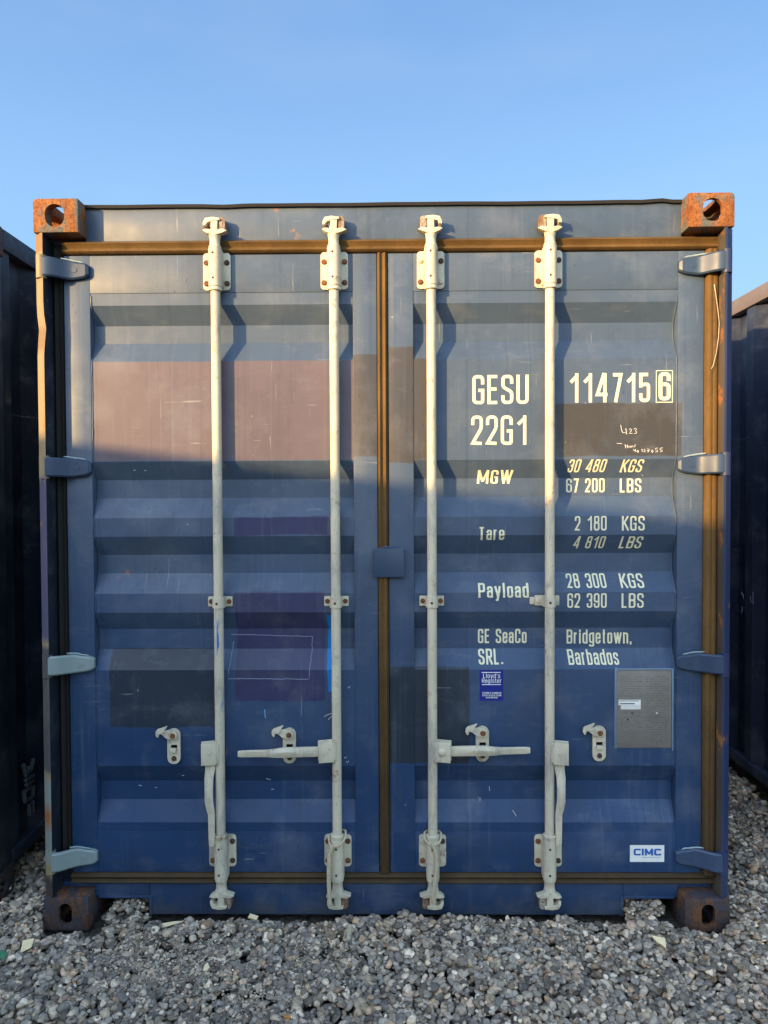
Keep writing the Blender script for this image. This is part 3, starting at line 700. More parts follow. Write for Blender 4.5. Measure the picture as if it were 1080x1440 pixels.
# lock rods
RY = .035
zr = lambda y: at(304, y, .03)[1]
def bolt(x, z, y, parent, mat, r=.0085, h=.006, yb=None):
    b = new(); cyl(b, (x, y, z), (x, y-h*.6, z), r*1.15, r*1.1, 20); cyl(b, (x, y-h*.6+.0001, z), (x, y-h, z), r, r*.82, 8); return obj('bolt', b, mat, parent)
def lock_rod(x, side, mode, idx):
    """side: +1 handle to the right of the rod; mode: 'down' or 'across'"""
    b = new(); lathe(b, x, RY, [(.30, .0168), (1.0, .0170), (1.6, .0168), (2.33, .0168)])
    rod = obj('lock_rod', b, cream, ct, smooth=40)
    for up in (1, -1):
        zt, zb = (zr(350), zr(403)) if up > 0 else (zr(1235), zr(1180))       # zt = outer end, zb = inner end
        lo, hi = sorted((zt, zb))
        b = new()
        pl = (zr(405), zr(352)) if up > 0 else (zr(1224), zr(1179))
        prism(b, rrect(x-.049, x+.049, pl[0], pl[1], .012), 'y', D-.0065, D, .0012)
        lathe(b, x, RY-.001, [(lo, .0235), (hi, .0235)] if True else [])
        box(b, x-.0235, x+.0235, RY, D-.003, lo+.001, hi-.001)
        zi = zb; s2 = 1 if up > 0 else -1
        lathe(b, x, RY, sorted([(zi, .0215), (zi-s2*.006, .024), (zi-s2*.014, .0235), (zi-s2*.016, .019)]))
        for t in (.14, .80):
            zz = zt+(zb-zt)*t; cyl(b, (x-.003, RY-.0250, zz), (x-.003, RY-.0236+.002, zz), .0042, n=12, mi=1)
        br = obj('bearing_bracket', b, [cream, boltD], rod, smooth=40)
        b = new(); zs = zt
        pr = [(zs-s2*.002, .0195), (zs+s2*.004, .0225), (zs+s2*.010, .0215), (zs+s2*.014, .0182), (zs+s2*.034, .0182), (zs+s2*.042, .0205), (zs+s2*.050, .021), (zs+s2*.056, .017), (zs+s2*.100, .011)]
        lathe(b, x, RY, sorted(pr))
        def m(pts, y0, y1, mir): prism(b, [(x+px*mir/1000, zs+s2*pz/1000) for px, pz in pts], 'y', y0, y1, .0015)
        mir = -1 if side > 0 else 1
        m([(-40, 62), (-30, 54), (-12, 46), (14, 46), (30, 52), (48, 58), (34, 66), (16, 63), (-8, 62), (-24, 66)], RY-.020, RY+.008, mir)
        m([(-9, 60), (12, 60), (14, 98), (-11, 98)], RY-.018, RY+.010, mir)
        m([(-37, 88), (-30, 103), (-6, 107), (20, 104), (22, 95), (2, 94), (-22, 90), (-28, 78), (-37, 76)], RY-.020, RY+.006, mir)
        obj('cam', b, cream, rod, smooth=40)
        b = new(); kx = x+(.027 if mir > 0 else -.027)
        prism(b, [(kx-.011, zs+s2*.066), (kx+.011, zs+s2*.068), (kx+.012, zs+s2*.098), (kx+.003, zs+s2*.110), (kx-.011, zs+s2*.104)], 'y', RY-.012, D+.001, .002)
        obj('cam_keeper', b, keepM, header if up > 0 else sill, smooth=40); b = new()
        prism(b, [(x-mir*.030-.007, zs+s2*.070), (x-mir*.030+.007, zs+s2*.070), (x-mir*.030+.008, zs+s2*.088), (x-mir*.030-.008, zs+s2*.088)], 'y', RY-.002, D+.001, .002)
        obj('cam_keeper', b, keepM, header if up > 0 else sill, smooth=40)
        ys = (366, 395.6) if up > 0 else (1188, 1215.5)
        for dx in (-.0365, .0365):
            for yy in ys:
                unp = idx == 2 and ((dx < 0 and yy == ys[0]) or (dx > 0 and yy == ys[1]))
                bolt(x+dx, zr(yy), D-.006, rod, cream if unp else (boltM if dx < 0 or idx == 1 else boltD))
    # guide bracket half-way down
    zc = zr(847.5); b = new(); ox = .0 if idx != 3 else -.004; wv = .044
    prism(b, rrect(x-wv+ox, x+wv+ox, zc-.018, zc+.018, .003, 2), 'y', D-.0055, D, .001)
    lathe(b, x, RY, [(zc-.019, .0215), (zc+.019, .0215)]); box(b, x-.0215, x+.0215, RY, D-.004, zc-.0188, zc+.0188)
    cyl(b, (x-.002, RY-.0228, zc-.002), (x-.002, RY-.019, zc-.002), .0045, n=12, mi=1)
    if idx == 3: box(b, x-.066, x-.049, D-.005, D+.001, zc-.014, zc+.012, .002, mi=0)
    gb = obj('guide_bracket', b, [cream, boltD], rod, smooth=40)
    for dx in (-.0325, .0325): bolt(x+dx+ox, zc, D-.005, rod, boltM if idx != 3 else cream, .0075)
    # handle hub
    ys0, ys1 = (1042, 1074) if mode == 'down' else (1040.5, 1070.5)
    z1, z0 = zr(ys0), zr(ys1); hx0, hx1 = (x+.008, x+.062) if side > 0 else (x-.062, x-.008)
    b = new(); A = [(hx0, z0+.004), (hx1, z0), (hx1, z1-.005), (hx0, z1)] if side > 0 else [(hx0, z0), (hx1, z0+.004), (hx1, z1), (hx0, z1-.005)]
    prism(b, A, 'y', .008, .015, .0015)
    B_ = [(px+side*.006, pz-.001) for px, pz in A]; prism(b, B_, 'y', .036, .043, .0015)
    box(b, min(x, x+side*.028), max(x, x+side*.028), .012, .046, z0+.008, z1-.006, .004)
    hc = (hx0+hx1)/2-(0.003*side)
    if idx == 2:
        for k in range(5):
            a0 = rad(k*18); a1 = rad((k+1)*18)
            cyl(b, (hc, .0085-.010*math.sin(a0), (z0+z1)/2), (hc, .0085-.010*math.sin(a1), (z0+z1)/2), .0135*math.cos(a0), max(.0135*math.cos(a1), .001), 20)
    else: cyl(b, (hc, .010, (z0+z1)/2), (hc, .0055, (z0+z1)/2), .0075, .006, 18)
    obj('handle_hub', b, cream, rod, smooth=40)
    # handle: lofted pressed-steel lever with a raised spine
    st = []
    if mode == 'down':
        ctl = [(1068, 294.5, 14, .024, 0), (1080, 294.8, 14, .024, 0), (1092, 292.8, 12.5, .018, .6), (1108, 292.5, 11.5, .012, 1), (1124, 292.7, 11.5, .010, 1), (1134, 294.5, 11, .012, .6), (1143, 296.3, 9.6, .016, 0), (1165, 296.6, 9, .018, 0), (1184, 297, 8.6, .018, 0), (1187, 297, 7.6, .018, 0)]
        for y, cx, wd, yy, sp in ctl:
            off = (at(cx, y, yy)[0]-(-.5935)); xx = x+off*(1 if side < 0 else -1); st.append((Vector((xx, yy, zr(y))), wd*.00247/2, sp, Vector((1, 0, 0))))
    else:
        ctl = [(0, 10.0, .024, 0, 0), (10, 14, .024, 0, 0), (24, 14, .020, .2, 1), (36, 14, .014, .8, 2.2), (56, 14, .009, 1, 2.6), (68, 12, .010, .7, 1.2), (78, 10, .016, 0, 0), (100, 9.6, .018, 0, -.4), (112, 9.2, .018, 0, -.6), (116, 8, .018, 0, -.6)]
        for d, wd, yy, sp, up in ctl:
            xx = hx1+(d-8)*.00262 if side > 0 else hx0-(d-8)*.00268
            st.append((Vector((xx, yy, (z0+z1)/2-.002+up*.0016+(d*.00006 if side > 0 else -d*.000045))), wd*.0025/2, sp, Vector((0, 0, 1))))
    b = new(); rows = []
    for p_, hw_, sp, ac in st:
        t = .0045
        prof = [(-1, t), (-1, -t*.6), (-.75, -t), (-.3, -t-.004*sp), (.25, -t-.006*sp), (.7, -t), (1, -t*.6), (1, t)]
        rows.append([b.verts.new(p_+ac*(a*hw_)+Vector((0, yy, 0))) for a, yy in prof])
    for a, c in zip(rows, rows[1:]):
        for k in range(8): b.faces.new((a[k], a[(k+1) % 8], c[(k+1) % 8], c[k]))
    b.faces.new(rows[0]); b.faces.new(rows[-1][::-1])
    # grip ribs
    g0, g1 = st[-4][0], st[-2][0]
    for k in range(16):
        c_ = g0.lerp(g1, (k+.5)/16); a = st[-3][3]
        e0, e1 = c_-a*(st[-3][1]*.8), c_+a*(st[-3][1]*.8)
        cyl(b, e0+Vector((0, -.0045, 0)), e1+Vector((0, -.0045, 0)), .0013, n=6)
    obj('handle', b, cream, rod, smooth=30)
    return rod
RX = (-.591, -.1715, .1715, .5895)
rods = [lock_rod(RX[0], -1, 'down', 0), lock_rod(RX[1], -1, 'across', 1), lock_rod(RX[2], 1, 'across', 2), lock_rod(RX[3], 1, 'down', 3)]
rods[0]['label'] = 'cream lock rod with smears of bright blue paint'

# handle retainers
def retainer(px, py, top):
    x, z = at(px, py, D-.008)
    b = new(); y0 = D-.010
    slot0, slot1 = (x-.011, x+.013), (z-.017, z+.006)
    # plate as a frame round its slot
    out = rrect(x-.0235, x+.0235, z-.064, z+.064, .0225, 8)
    o2 = [bm_ for bm_ in out]
    V0 = [b.verts.new((p_[0], y0, p_[1])) for p_ in o2]; V1 = [b.verts.new((p_[0], D-.001, p_[1])) for p_ in o2]
    ins = [(slot0[0], slot1[0]), (slot0[1], slot1[0]), (slot0[1], slot1[1]), (slot0[0], slot1[1])]
    I0 = [b.verts.new((p_[0], y0, p_[1])) for p_ in ins]; I1 = [b.verts.new((p_[0], D-.001, p_[1])) for p_ in ins]
    E = [b.edges.new((V0[i], V0[(i+1) % len(V0)])) for i in range(len(V0))]+[b.edges.new((I0[i], I0[(i+1) % 4])) for i in range(4)]
    bmesh.ops.triangle_fill(b, edges=E, use_beauty=True)
    for Q, W2 in ((V0, V1), (I0, I1)):
        for i in range(len(Q)): b.faces.new((Q[i], Q[(i+1) % len(Q)], W2[(i+1) % len(Q)], W2[i]))
    b.normal_update()
    box(b, x-.010, x+.010, y0-.012, y0+.006, z-.020, z-.006, .002)
    r = obj('handle_retainer', b, cream, ct, smooth=30)
    b = new(); flat_rect(b, slot0[0], slot0[1], slot1[0], slot1[1], D-.0012); flip_front(obj('slot', b, black, r, smooth=0))
    # hooked catch pivoting on the upper bolt
    hk = [(300, 300), (305, 225), (345, 180), (420, 160), (480, 145), (545, 108), (565, 120), (520, 185), (480, 215), (520, 215), (600, 195), (690, 205), (760, 240), (790, 310), (775, 370), (730, 410), (650, 415), (585, 385), (540, 395), (500, 345), (450, 300), (400, 275), (372, 300), (362, 365), (345, 370), (318, 345)]
    hk = [(x+(q[0]/15.43-44.5)*.00247, z-(q[1]/15.43-38.5)*.00247) for q in hk]
    b = new(); prism(b, hk, 'y', y0-.013, y0-.005, .0010); cyl(b, (x-.040, y0-.014, z+.050), (x-.026, y0-.020, z+.062), .0035, .0025, 8)
    obj('catch', b, cream, r, smooth=30)
    bolt(x, z+.0425, y0-.0125, r, boltM, .0085, .005); bolt(x+.001, z-.0435, y0, r, boltD if px != 678 else cream, .0080, .005)
    return r
for px, py in ((244.5, 1049.5), (407, 1048.5), (678.3, 1046), (842.5, 1045.5)): retainer(px, py, 1)

# ------------------------------------------------------------------ lettering and marks on the doors
TX = [('GESU', 664, 743.5, 527.5, 568, 0, .195), ('22G1', 662.5, 741.5, 584.5, 625.5, 0, .19), ('MGW', 670.5, 720, 661.4, 680, .06, .20),
      ('114715', 799.5, 914, 525, 565.5, 0, .21), ('6', 926, 943, 523.5, 563, 0, .23),
      ('30 480', 798, 850.5, 646.3, 663.8, .16, .19), ('KGS', 872.5, 902.5, 646.3, 663.8, .16, .19), ('67 200', 796, 850, 673, 692.3, 0, .19), ('LBS', 871.5, 901.7, 673, 692.3, 0, .19),
      ('Tare', 673, 709.4, 741, 759.5, 0, .20), ('Payload', 672.5, 743.3, 820.4, 840, 0, .20),
      ('2 180', 808.3, 853, 725.7, 746, 0, .18), ('KGS', 874.5, 906.5, 725.7, 746, 0, .18), ('4 810', 806, 849, 754, 771.2, .16, .18), ('LBS', 870.8, 901.5, 754, 771.2, .16, .18),
      ('28 300', 797, 852, 806.8, 826, -.07, .18), ('KGS', 872, 904.8, 806.8, 826, -.07, .18), ('62 390', 797.8, 853, 834.3, 854.6, 0, .18), ('LBS', 874, 905, 834.3, 854.6, 0, .18),
      ('GE SeaCo', 672, 740.5, 884.4, 904.2, 0, .20), ('SRL.', 672.5, 707, 913, 932.8, 0, .20), ('Bridgetown,', 796.7, 888.3, 885.3, 904.7, 0, .19), ('Barbados', 798.5, 869.2, 913.7, 933.2, -.05, .19)]
for txt, x0, x1, ya, yb, sh, tv in TX:
    b = new(); ym = (ya+yb)/2; zm = at(x0, ym, D)[1]; Y = prof_y(zm)
    X0, Z1 = at(x0, ya, Y); X1, Z0 = at(x1, yb, Y)
    tv *= 1.12 if yb-ya < 25 else 1.0; text_strokes(b, txt, X0, X1, Z0, Z1, None, tv, tv*.76, sh)
    if txt == '6':
        a0, c1 = at(922.8, 520.5, D); a1, c0 = at(946.4, 566, D); t = .0028
        for q in ((a0, a1, c0, c0+t), (a0, a1, c1-t, c1), (a0, a0+t, c0+t, c1-t), (a1-t, a1, c0+t, c1-t)): flat_rect(b, *q, 0)
    conform(b); flip_front(obj('lettering', b, white, doorR, smooth=0))
def scrawl(lines, mat, dr, r=.0012, name='chalk_writing'):
    b = new()
    for ln in lines:
        pts = [at(x, y, D) for x, y in ln]; pts = [(X, prof_y(Z)-.0006, Z) for X, Z in pts]; tube(b, pts, r, 5)
    return obj(name, b, mat, dr, smooth=60)
zo = lambda seq, ox=785, oy=510, k=6.0: [(ox+a/k, oy+c/k) for a, c in seq]
scrawl([zo(q) for q in (
    [(530, 525), (535, 560), (545, 590), (580, 592)], [(572, 552), (576, 575), (580, 605)],
    [(600, 565), (612, 555), (622, 565), (612, 585), (600, 598), (628, 596)], [(640, 560), (655, 552), (664, 562), (652, 574), (666, 585), (660, 596), (642, 597)],
    [(497, 681), (520, 681), (540, 684)], [(566, 688), (572, 722)], [(586, 692), (590, 720)], [(568, 706), (590, 704)], [(600, 716), (598, 706), (608, 702), (612, 716)], [(618, 716), (620, 702), (632, 702), (634, 714)], [(655, 692), (642, 697), (656, 704), (644, 712)],
    [(638, 728), (642, 744), (654, 742)], [(654, 728), (656, 752)], [(672, 738), (666, 750), (674, 760), (682, 748), (672, 738)], [(702, 735), (710, 728), (712, 752)], [(722, 735), (732, 730), (734, 742), (722, 754), (740, 752)],
    [(750, 728), (772, 728), (758, 756)], [(752, 742), (770, 742)], [(796, 736), (788, 748), (796, 760), (804, 748), (796, 736)], [(842, 720), (824, 722), (826, 738), (842, 738), (840, 752), (822, 754)], [(884, 718), (862, 722), (862, 736), (878, 736), (880, 748), (862, 752)])], pale_tone, doorR, .0011)
# stickers
b = new(); X0, Z1 = at(674.7, 942.4); X1, Z0 = at(707.8, 985.5); flat_rect(b, X0, X1, Z0, Z1, 0, 0)
def st(bm_, txt, x0, x1, ya, yb, tv=.15, mi=1, base=-.0006): a, c = at(x0, ya); d, e = at(x1, yb); text_strokes(bm_, txt, a, d, e, c, None, tv, tv*.8, mi=mi, base=base)
for (xa, xb, yy) in ((677.3, 704.2, 945.8), (677.8, 704.4, 962.8)): a, c = at(xa, yy-.5); d, e = at(xb, yy+.5); flat_rect(b, a, d, e, c, -.0005, 1)
st(b, "Lloyd's", 679.5, 703.4, 947.4, 953.8, .17); st(b, 'Register', 677.8, 705.4, 954.4, 960.2, .17)
st(b, 'CONTAINER', 678.7, 705, 973.4, 975.8, .2); st(b, 'CERTIFICATION', 678.2, 705, 976.8, 979.1, .2); st(b, 'SCHEME', 683.3, 700.4, 980.0, 982.1, .2)
o = flip_front(obj('certification_sticker', conform(b), [stk_blue, stk_white], doorR, smooth=0)); o['label'] = 'small blue sticker with white writing'
b = new(); X0, Z1 = at(885.8, 1188.3); X1, Z0 = at(934, 1212); flat_rect(b, X0, X1, Z0, Z1, 0, 1)
def sst(txt, *a): st(b, txt, *a)
a, c = at(891, 1193.3); d, e = at(929.7, 1202.8)
GLs = dict(GL); g('C', .80, [(1, .80), (1, 1, .3), (0, 1, .3), (0, 0, .3), (1, 0, .3), (1, .20)]); g('M', .95, *GLs['M'][1]); g('I', .24, *GLs['I'][1])
text_strokes(b, 'CIMC', a, d, e, c, None, .36, .30, mi=0, base=-.0006, track=.10); GL.update(GLs)
a, c = at(902, 1205.1); d, e = at(929, 1206.0); flat_rect(b, a, d, e, c, -.0005, 2)
for v in b.verts: v.co.y += D+.0004-.0008
o = flip_front(obj('maker_sticker', b, [cimc_blue, stk_white, plain('pale_print', (.3, .45, .6))], doorR, smooth=0)); o['label'] = 'white sticker with blue letters'
# consolidated data plate
b = new(); X0, Z1 = at(868, 943.5); X1, Z0 = at(944, 1051.5); Y = D+PR
box(b, X0, X1, Y-.0025, Y, Z0, Z1, .0006, mi=0)
t = .006
box(b, X0-.009, X0-.001, Y-.004, Y, Z0-.002, Z1+.012, .001, mi=1); box(b, X0-.0005, X1+.002, Y-.0040, Y, Z1+.001, Z1+.0085, .001, mi=1); box(b, X1+.0023, X1+.0075, Y-.0036, Y, Z0-.012, Z1+.007, .001, mi=1)
a, c = at(870, 984); d, e = at(901, 991.5); flat_rect(b, a, d, e, c, Y-.0030, 2)
a2, c2 = at(873, 991.6); d2, e2 = at(901, 997.5); flat_rect(b, a2, d2, e2, c2, Y-.0031, 4)
for i in range(22):
    xx = a+(d-a)*(.04+.9*i/22); flat_rect(b, xx, xx+.0012, c-.0065, c-.001, Y-.0034, 3)
for i in range(16):
    xx = a+(d-a)*(.05+.68*i/16); flat_rect(b, xx, xx+.0025, e+.003, e+.0075, Y-.0034, 3)
for (px, py, m_) in ((889, 1003, 3), (923.7, 1003, 2), (883, 1012, 3)): xx, zz = at(px, py); cyl(b, (xx, Y-.002, zz), (xx, Y-.005, zz), .0032, .002, 12, mi=m_)
rr = random.Random(4)
for ty in np.arange(951, 1046, 3.4):                      # shallow embossed lines of illegible text
    for (cx0, cx1) in ((872, 903), (908, 940)):
        if 981 < ty < 1000 and cx0 < 900: continue
        x_ = cx0
        while x_ < cx1-3:
            ln = rr.uniform(2, 7); 
            if rr.random() < .8:
                p0 = at(x_, ty); p1 = at(min(x_+ln, cx1), ty+.9); flat_rect(b, p0[0], p1[0], p1[1], p0[1], Y-.0028, 5)
            x_ += ln+1.2
o = obj('data_plate', b, [plateM, cyanp, stk_white, black, pale_tone, plain('embossing', (.125, .118, .105))], doorR, smooth=20)
bmx = bmesh.new(); bmx.from_mesh(o.data)
for f in bmx.faces:
    if len(f.verts) == 4 and abs(f.normal.y) > .99 and f.normal.y > 0 and f.calc_center_median().y < Y-.0025: f.normal_flip()
bmx.to_mesh(o.data); bmx.free()
# scuffed outline of a removed sticker and loose marks on the left door
def jit(p0, p1, n, a=.45): return [(p0[0]+(p1[0]-p0[0])*i/n+random.uniform(-a, a), p0[1]+(p1[1]-p0[1])*i/n+random.uniform(-a, a)) for i in range(n+1)]
o = scrawl([jit((322, 895), (438, 898), 26), jit((438, 898), (435, 954), 14, .6), jit((320, 954.5), (435, 955.5), 26), jit((325, 905), (321, 948), 8)], scuff, doorL, .0011, 'sticker_scuff')
marks = []
for (x, y, dx, dy) in ((190, 1110, 4, 1), (213, 1114, 3, -1), (253, 1094, 3, 1), (372, 1100, 6, 2), (379, 1116, 4, 0), (360, 1206, 2, 3), (366, 1220, 3, 2), (185, 661, 3, 0), (200, 661, 3, 1)): marks.append([(x, y), (x+dx, y+dy)])
for q in marks+[[(362, 319), (362, 326)], [(366, 320), (365, 327)], [(578, 328), (580, 322), (582, 328)]]: scrawl([q], pale_tone, doorL if q[0][1] > 400 else header, .0009, 'scratch')
for q in [[(x, y), (x+1.6, y+2), (x+3.4, y-1)] for x, y in ((484, 1065), (487, 1071), (489, 966))]+[jit((470, 1001), (456, 1008), 5, .4), jit((470, 1003), (462, 1012), 4, .4)]: scrawl([q], pale_tone, doorL, .0010, 'scratch')
for q in [[(675, 1127), (676.5, 1133), (678, 1128)], [(722, 1143), (727, 1150)], [(690, 1112), (690.6, 1118)], [(874, 662), (876, 664), (878, 663)], [(907, 667), (909, 669)]]+[jit((722+i*5, 990+rr.uniform(-4, 4)), (728+i*5, 1002), 4, 1) for i in range(0)]: scrawl([q], pale_tone, doorR, .0008, 'scratch')
# thin drips of bright blue below the bright patch
for x, y0, y1 in ((372, 998, 1010),): scrawl([jit((x, y0), (x+1, y1), 5, .3)], cyanp, doorL, .0020, 'paint_drip')
dripM = plain('blue_drip', (.02, .09, .22))
for q in (jit((394, 1122), (391, 1150), 6, .4), jit((344, 1012), (343, 1046), 6, .3), jit((425, 996), (427, 1030), 6, .3)): scrawl([q], dripM, doorL, .0011, 'paint_drip')

# the rest of the box: corrugated sides, roof, rails, end
def corr_side(bm_, x, y0, y1, z0, z1, d, pitch=.278):
    pts = []; y = y0
    while y < y1-pitch:
        pts += [(y, 0), (y+.072, 0), (y+.140, 1), (y+.212, 1)]; y += pitch
    pts += [(y, 0), (y1, 0)]
    A = [bm_.verts.new((x-d*k, yy, z0)) for yy, k in pts]; B = [bm_.verts.new((x-d*k, yy, z1)) for yy, k in pts]
    for i in range(len(pts)-1): bm_.faces.new((A[i], A[i+1], B[i+1], B[i]))
def box_shell(root, mat, rail, x0, x1, ya, yb, z0=0.0, raise_=0.0, open_front=False):
    for sx, xw in ((-1, x0), (1, x1)):
        b = new(); corr_side(b, xw-sx*.012, ya+.165, yb-.165, z0+.15, z0+2.52, sx*.036); obj('side_wall', b, mat, root, smooth=20)
        b = new(); a0, a1 = sorted((xw, xw-sx*.06)); box(b, a0, a1, ya+.178, yb-.178, z0+2.505, z0+2.582, .004); obj('top_rail', b, rail, root)
        b = new(); a0, a1 = sorted((xw, xw-sx*.05)); box(b, a0, a1, ya+.178, yb-.178, z0+.03+raise_, z0+.165, .004); a0, a1 = sorted((xw-sx*.002, xw-sx*.11)); box(b, a0, a1, ya+.178, yb-.178, z0+.022+raise_, z0+.0295+raise_, .001); obj('bottom_rail', b, mat, root)
        b = new(); a0, a1 = sorted((xw-sx*.003, xw-sx*.15)); box(b, a0, a1, yb-.165, yb-.002, z0+.119, z0+2.472, .006); obj('corner_post', b, mat, root)
        if not open_front: b = new(); box(b, a0, a1, ya+.002, ya+.165, z0+.119, z0+2.472, .006); obj('corner_post', b, mat, root)
    b = new(); n_ = 22
    for i in range(n_):
        yy = ya+.30+i*(yb-ya-.5)/n_; box(b, x0+.062, x1-.062, yy, yy+.12, z0+2.555, z0+2.572, .003)
    box(b, x0+.03, x1-.03, ya+(.20 if open_front else .18), yb-.1, z0+2.545, z0+2.560); obj('roof', b, mat, root)
    b = new(); box(b, x0+.051, x1-.051, ya+.21, yb-.1, z0+.12, z0+.155); obj('floor', b, dirt_floor, root)
    for (y_, on) in ((yb-.05, True), (ya+.05, not open_front)):
        if not on: continue
        b = new(); corr_end = []
        xx = x0+.15; pts = []
        while xx < x1-.15-.25: pts += [(xx, 0), (xx+.11, 0), (xx+.128, 1), (xx+.232, 1)]; xx += .25
        pts += [(xx, 0), (x1-.15, 0)]; sg = 1 if y_ < (ya+yb)/2 else -1
        A = [b.verts.new((px, y_+sg*.045*k, z0+.12)) for px, k in pts]; B = [b.verts.new((px, y_+sg*.045*k, z0+2.5)) for px, k in pts]
        for i in range(len(pts)-1): b.faces.new((A[i], A[i+1], B[i+1], B[i]))
        obj('end_wall', b, mat, root, smooth=20)
        b = new(); box(b, x0+.16, x1-.16, y_-.05, y_+.05, z0+.02, z0+.14, .004); obj('end_rail', b, mat, root); b = new(); box(b, x0+.16, x1-.16, y_-.05, y_+.05, z0+2.48, z0+2.585, .004); obj('end_rail', b, mat, root)
box_shell(ct, paintF, paintF, -1.219, 1.219, 0, 6.058, open_front=True)

# ------------------------------------------------------------------ neighbouring containers
def neighbour(loc, rz, mat, rail, label, raise_=0.0, group=None):
    r = empty('shipping_container', loc, rz); tag(r, label, 'container')
    box_shell(r, mat, rail, -1.219, 1.219, 0, 6.058, raise_=raise_)
    for k, me in cast_meshes.items():
        for y in (0, 5.88):
            me2 = me.copy(); me2.name = 'corner_casting'; me2.materials[0] = rustD
            o = bpy.data.objects.new('corner_casting', me2); C.objects.link(o); o.parent = r; o.location.y = y
    return r
nl = neighbour((-1.46-1.219, .075, 0), 0, navyL, navyL, 'navy shipping container in shade at the left edge, smudged lettering low on its wall', .09)
b = new()                                           # pale smudged characters on its side wall, running down the wall
yw = lambda px: (-1.55-CAM.x)/((px-540-10.6)/1000)
def wall(px, py, X=-1.474):
    d = _R @ Vector(((px-540)/1000, -(py-720)/1000, -1)); t = (X-CAM.x)/d.x; q = CAM+d*t; return (X, q.y, q.z)
for q in ([(33, 1075), (36, 1090), (40, 1078)], [(36, 1090), (44, 1082), (47, 1066)], [(36, 1097), (47, 1090)], [(37, 1104), (47, 1097), (46, 1092)], [(34, 1112), (35, 1127)], [(35, 1127), (46, 1120), (47, 1104)], [(36, 1112), (44, 1106)], [(41, 1130), (41.5, 1146)], [(46, 1125), (46.5, 1142)]):
    tube(b, [wall(x, y) for x, y in q], .009, 6)
o = obj('lettering', b, plain('smudged_white', (.07, .075, .085), .9, .1), nl); o.matrix_parent_inverse = Matrix.Translation((1.46+1.219, -.075, 0))
nr = neighbour((1.86+1.219, .16, 0), 0, navyR, railR, 'dark blue shipping container at the right edge, its worn top rail lit by the sun', .09)
b = new()
for q in ([(1043, 832), (1044, 838)], [(1044, 853), (1043, 862)], [(1055, 838), (1056, 848)], [(1059, 832), (1059, 850)], [(1045, 835), (1045.3, 842)]): tube(b, [wall(x, y, 1.869) for x, y in q], .0014, 5)
o = obj('scratches', b, scuff, nr); o.matrix_parent_inverse = Matrix.Translation((-1.86-1.219, -.16, 0))
# the container across the yard, out of the picture on the left: its roof edge casts the shade over the lower half
e1 = Vector((-4.26, -3.02)); e2 = Vector((-2.89, -3.93)); H0 = 2.585
def edge_pt(X, z): d = (H0-z)/TAN; return Vector((X, D))-Vector((math.sin(rad(AZ)), math.cos(rad(AZ))))*d
e1 = edge_pt(-1.10, at(105, 622)[1]); e2 = edge_pt(1.17, at(1000, 733)[1])
u = (e2-e1).normalized(); mid = (e1+e2)/2; nrm = Vector((u.y, -u.x))   # points away from the doors
if nrm.dot(Vector((-1, -1))) < 0: nrm = -nrm
ang = math.atan2(u.y, u.x)                       # its long axis lies along u; local +y is the long axis
start = mid-u*3.2; cen = start+nrm*1.219
neighbour((cen.x, cen.y, 0), ang-math.pi/2, navyL, navyL, 'navy shipping container across the yard, outside the picture, shading the lower half of the doors', .0)

# ------------------------------------------------------------------ cords and litter
def cord(x, skew, label, z_top, z_bot, xb):
    b = new(); pts = []
    y0 = RY
    for k in range(40):                              # loop round the bearing, dipping at the front
        a = 2*math.pi*k/40; r = .0285
        pts.append((x+r*math.cos(a)*1.05, y0+r*math.sin(a), z_top-(.018*max(0, -math.sin(a))**1.2 if not skew else .020*(max(0, -math.sin(a)))+.012*-math.cos(a)*.8)+(.010 if math.sin(a) > 0 else 0)))
    tube(b, pts, .0040, 8, closed=True)
    tops = min(pts, key=lambda p_: p_[2]); n_ = 90
    for ph in range(3):
        q = []
        for k in range(n_+1):
            t = k/n_; a = t*2*math.pi*9+ph*2*math.pi/3
            cx = xb+(.006*math.sin(t*5) if not skew else -.004*math.sin(t*3)); z = tops[2]+.006-(tops[2]-z_bot)*t
            q.append((cx+(tops[0]-xb)*max(0, 1-t*6)+.0042*math.cos(a), y0-.0330-.004*math.sin(t*math.pi)+.0042*math.sin(a), z))
        tube(b, q, .0041, 7)
    return tag(obj('cord', b, ropeM, smooth=60), label, 'cord', 'cords tied to the lock rods')
cord(RX[1], True, 'braided cord at the foot of the second lock rod, hanging left of its centre', zr(1178), zr(1268), RX[1]-.024)
cord(RX[2], False, 'braided cord hanging straight down the foot of the third lock rod', zr(1177), zr(1266), RX[2]+.006)

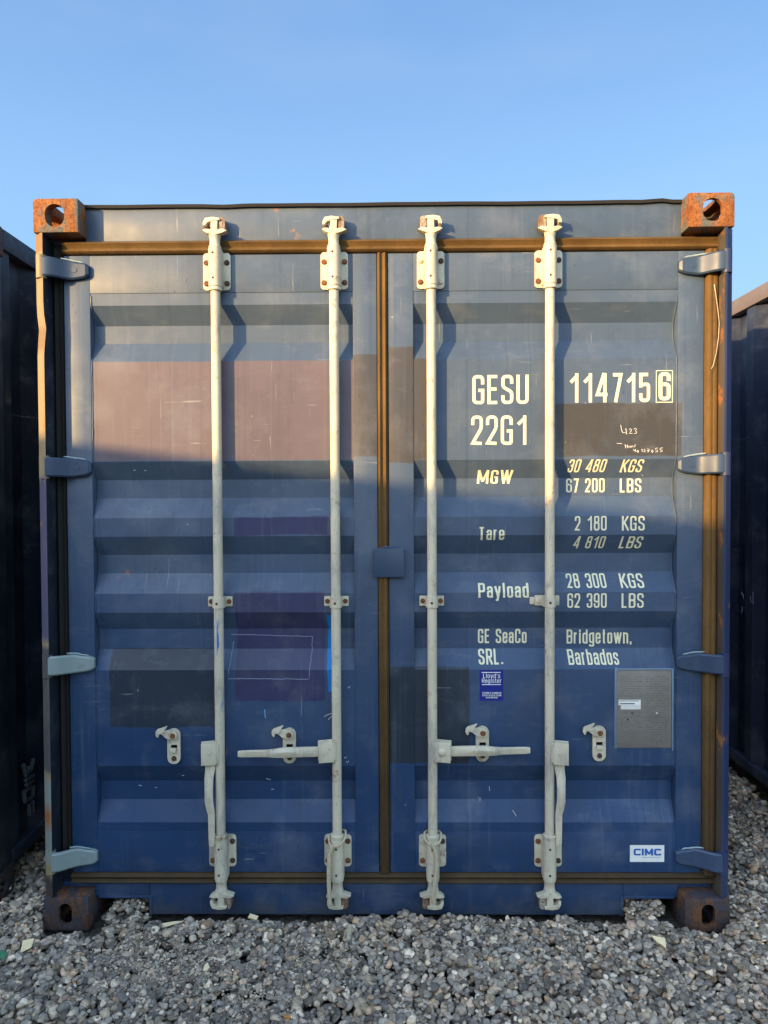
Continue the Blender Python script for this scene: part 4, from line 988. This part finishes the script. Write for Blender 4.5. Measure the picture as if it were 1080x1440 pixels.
def chip(name, px, py, poly, th, rot, label, cat, mat, z=.03, group=None):
    X, Y = gnd(px, py, z); z = rest(X, Y, .012)+.003; X, Y = gnd(px, py, z); z = rest(X, Y, .010)+.003; b = new(); prism(b, poly, 'z', -th/2, th/2, th*.2)
    o = obj(name, b, mat, smooth=20); o.location = (X, Y, z); o.rotation_euler = rot; return tag(o, label, cat, group)
sc_ = lambda P, k: [(a*k, c*k) for a, c in P]
chip('wood_chip', 38, 1328, sc_([(-17, -22), (15, -8), (19, 20), (-16, 15)], .001), .004, (.9, .05, .2), 'square pale wood chip lying at the left edge of the gravel', 'wood chip', woodM, .040, 'wood scraps on the gravel')
chip('wood_splinter', 240, 1297, sc_([(-54, -9), (-20, -6), (58, 6), (10, 9), (-53, 8)], .001), .006, (.7, -.12, .05), 'long thin wood splinter just in front of the sill', 'wood splinter', woodM, .040, 'wood scraps on the gravel')
chip('wood_chip', 290, 1361, sc_([(-14, -9), (13, -11), (6, 14), (-4, 8)], .001), .005, (.6, .2, .6), 'small triangular wood chip right of the bare dirt patch', 'wood chip', woodM, .038, 'wood scraps on the gravel')
chip('wood_chip', 356, 1289, sc_([(-18, -6), (16, -9), (18, 6), (-14, 10)], .001), .010, (.5, .1, -.1), 'stubby pale wood chip close under the sill, between the two left lock rods', 'wood chip', woodM, .036, 'wood scraps on the gravel')
chip('wood_chip', 491, 1312, sc_([(-8, -28), (9, -26), (7, 26), (-5, 30)], .001), .008, (.6, 0, -.1), 'upright pale wood chip below the second lock rod', 'wood chip', plain('grey_wood', (.36, .32, .22), .85), .038, 'wood scraps on the gravel')
chip('wood_chip', 926, 1323, sc_([(-22, 14), (-8, -4), (20, -22), (24, 10)], .001), .007, (.6, .1, .0), 'broad pale wood chip in front of the right pocket', 'wood chip', woodM, .042, 'wood scraps on the gravel')
def butt(px, py, rz, label, ln=.026):
    X, Y = gnd(px, py, .04); z = rest(X, Y, .009)+.003; X, Y = gnd(px, py, z); r = empty('cigarette_butt', (X, Y, z), rz); tag(r, label, 'cigarette butt')
    b = new(); cyl(b, (-ln/2, 0, 0), (.002, 0, 0), .0042, n=14); obj('filter', b, orangeM, r)
    b = new(); cyl(b, (.0021, 0, 0), (ln/2, 0, -.001), .0042, .0038, n=14); obj('paper', b, paperM, r)
butt(105, 1384, -1.0, 'crushed cigarette butt with orange filter on the gravel at lower left')
butt(408, 1430, -.1, 'cigarette butt with orange filter at the bottom edge of the photo', .034)
chip('plastic_scrap', 3, 1338, sc_([(-20, -10), (10, -16), (16, 8), (-8, 16)], .001), .003, (.4, .2, .3), 'green plastic scrap at the left edge', 'plastic scrap', greenM, .035)
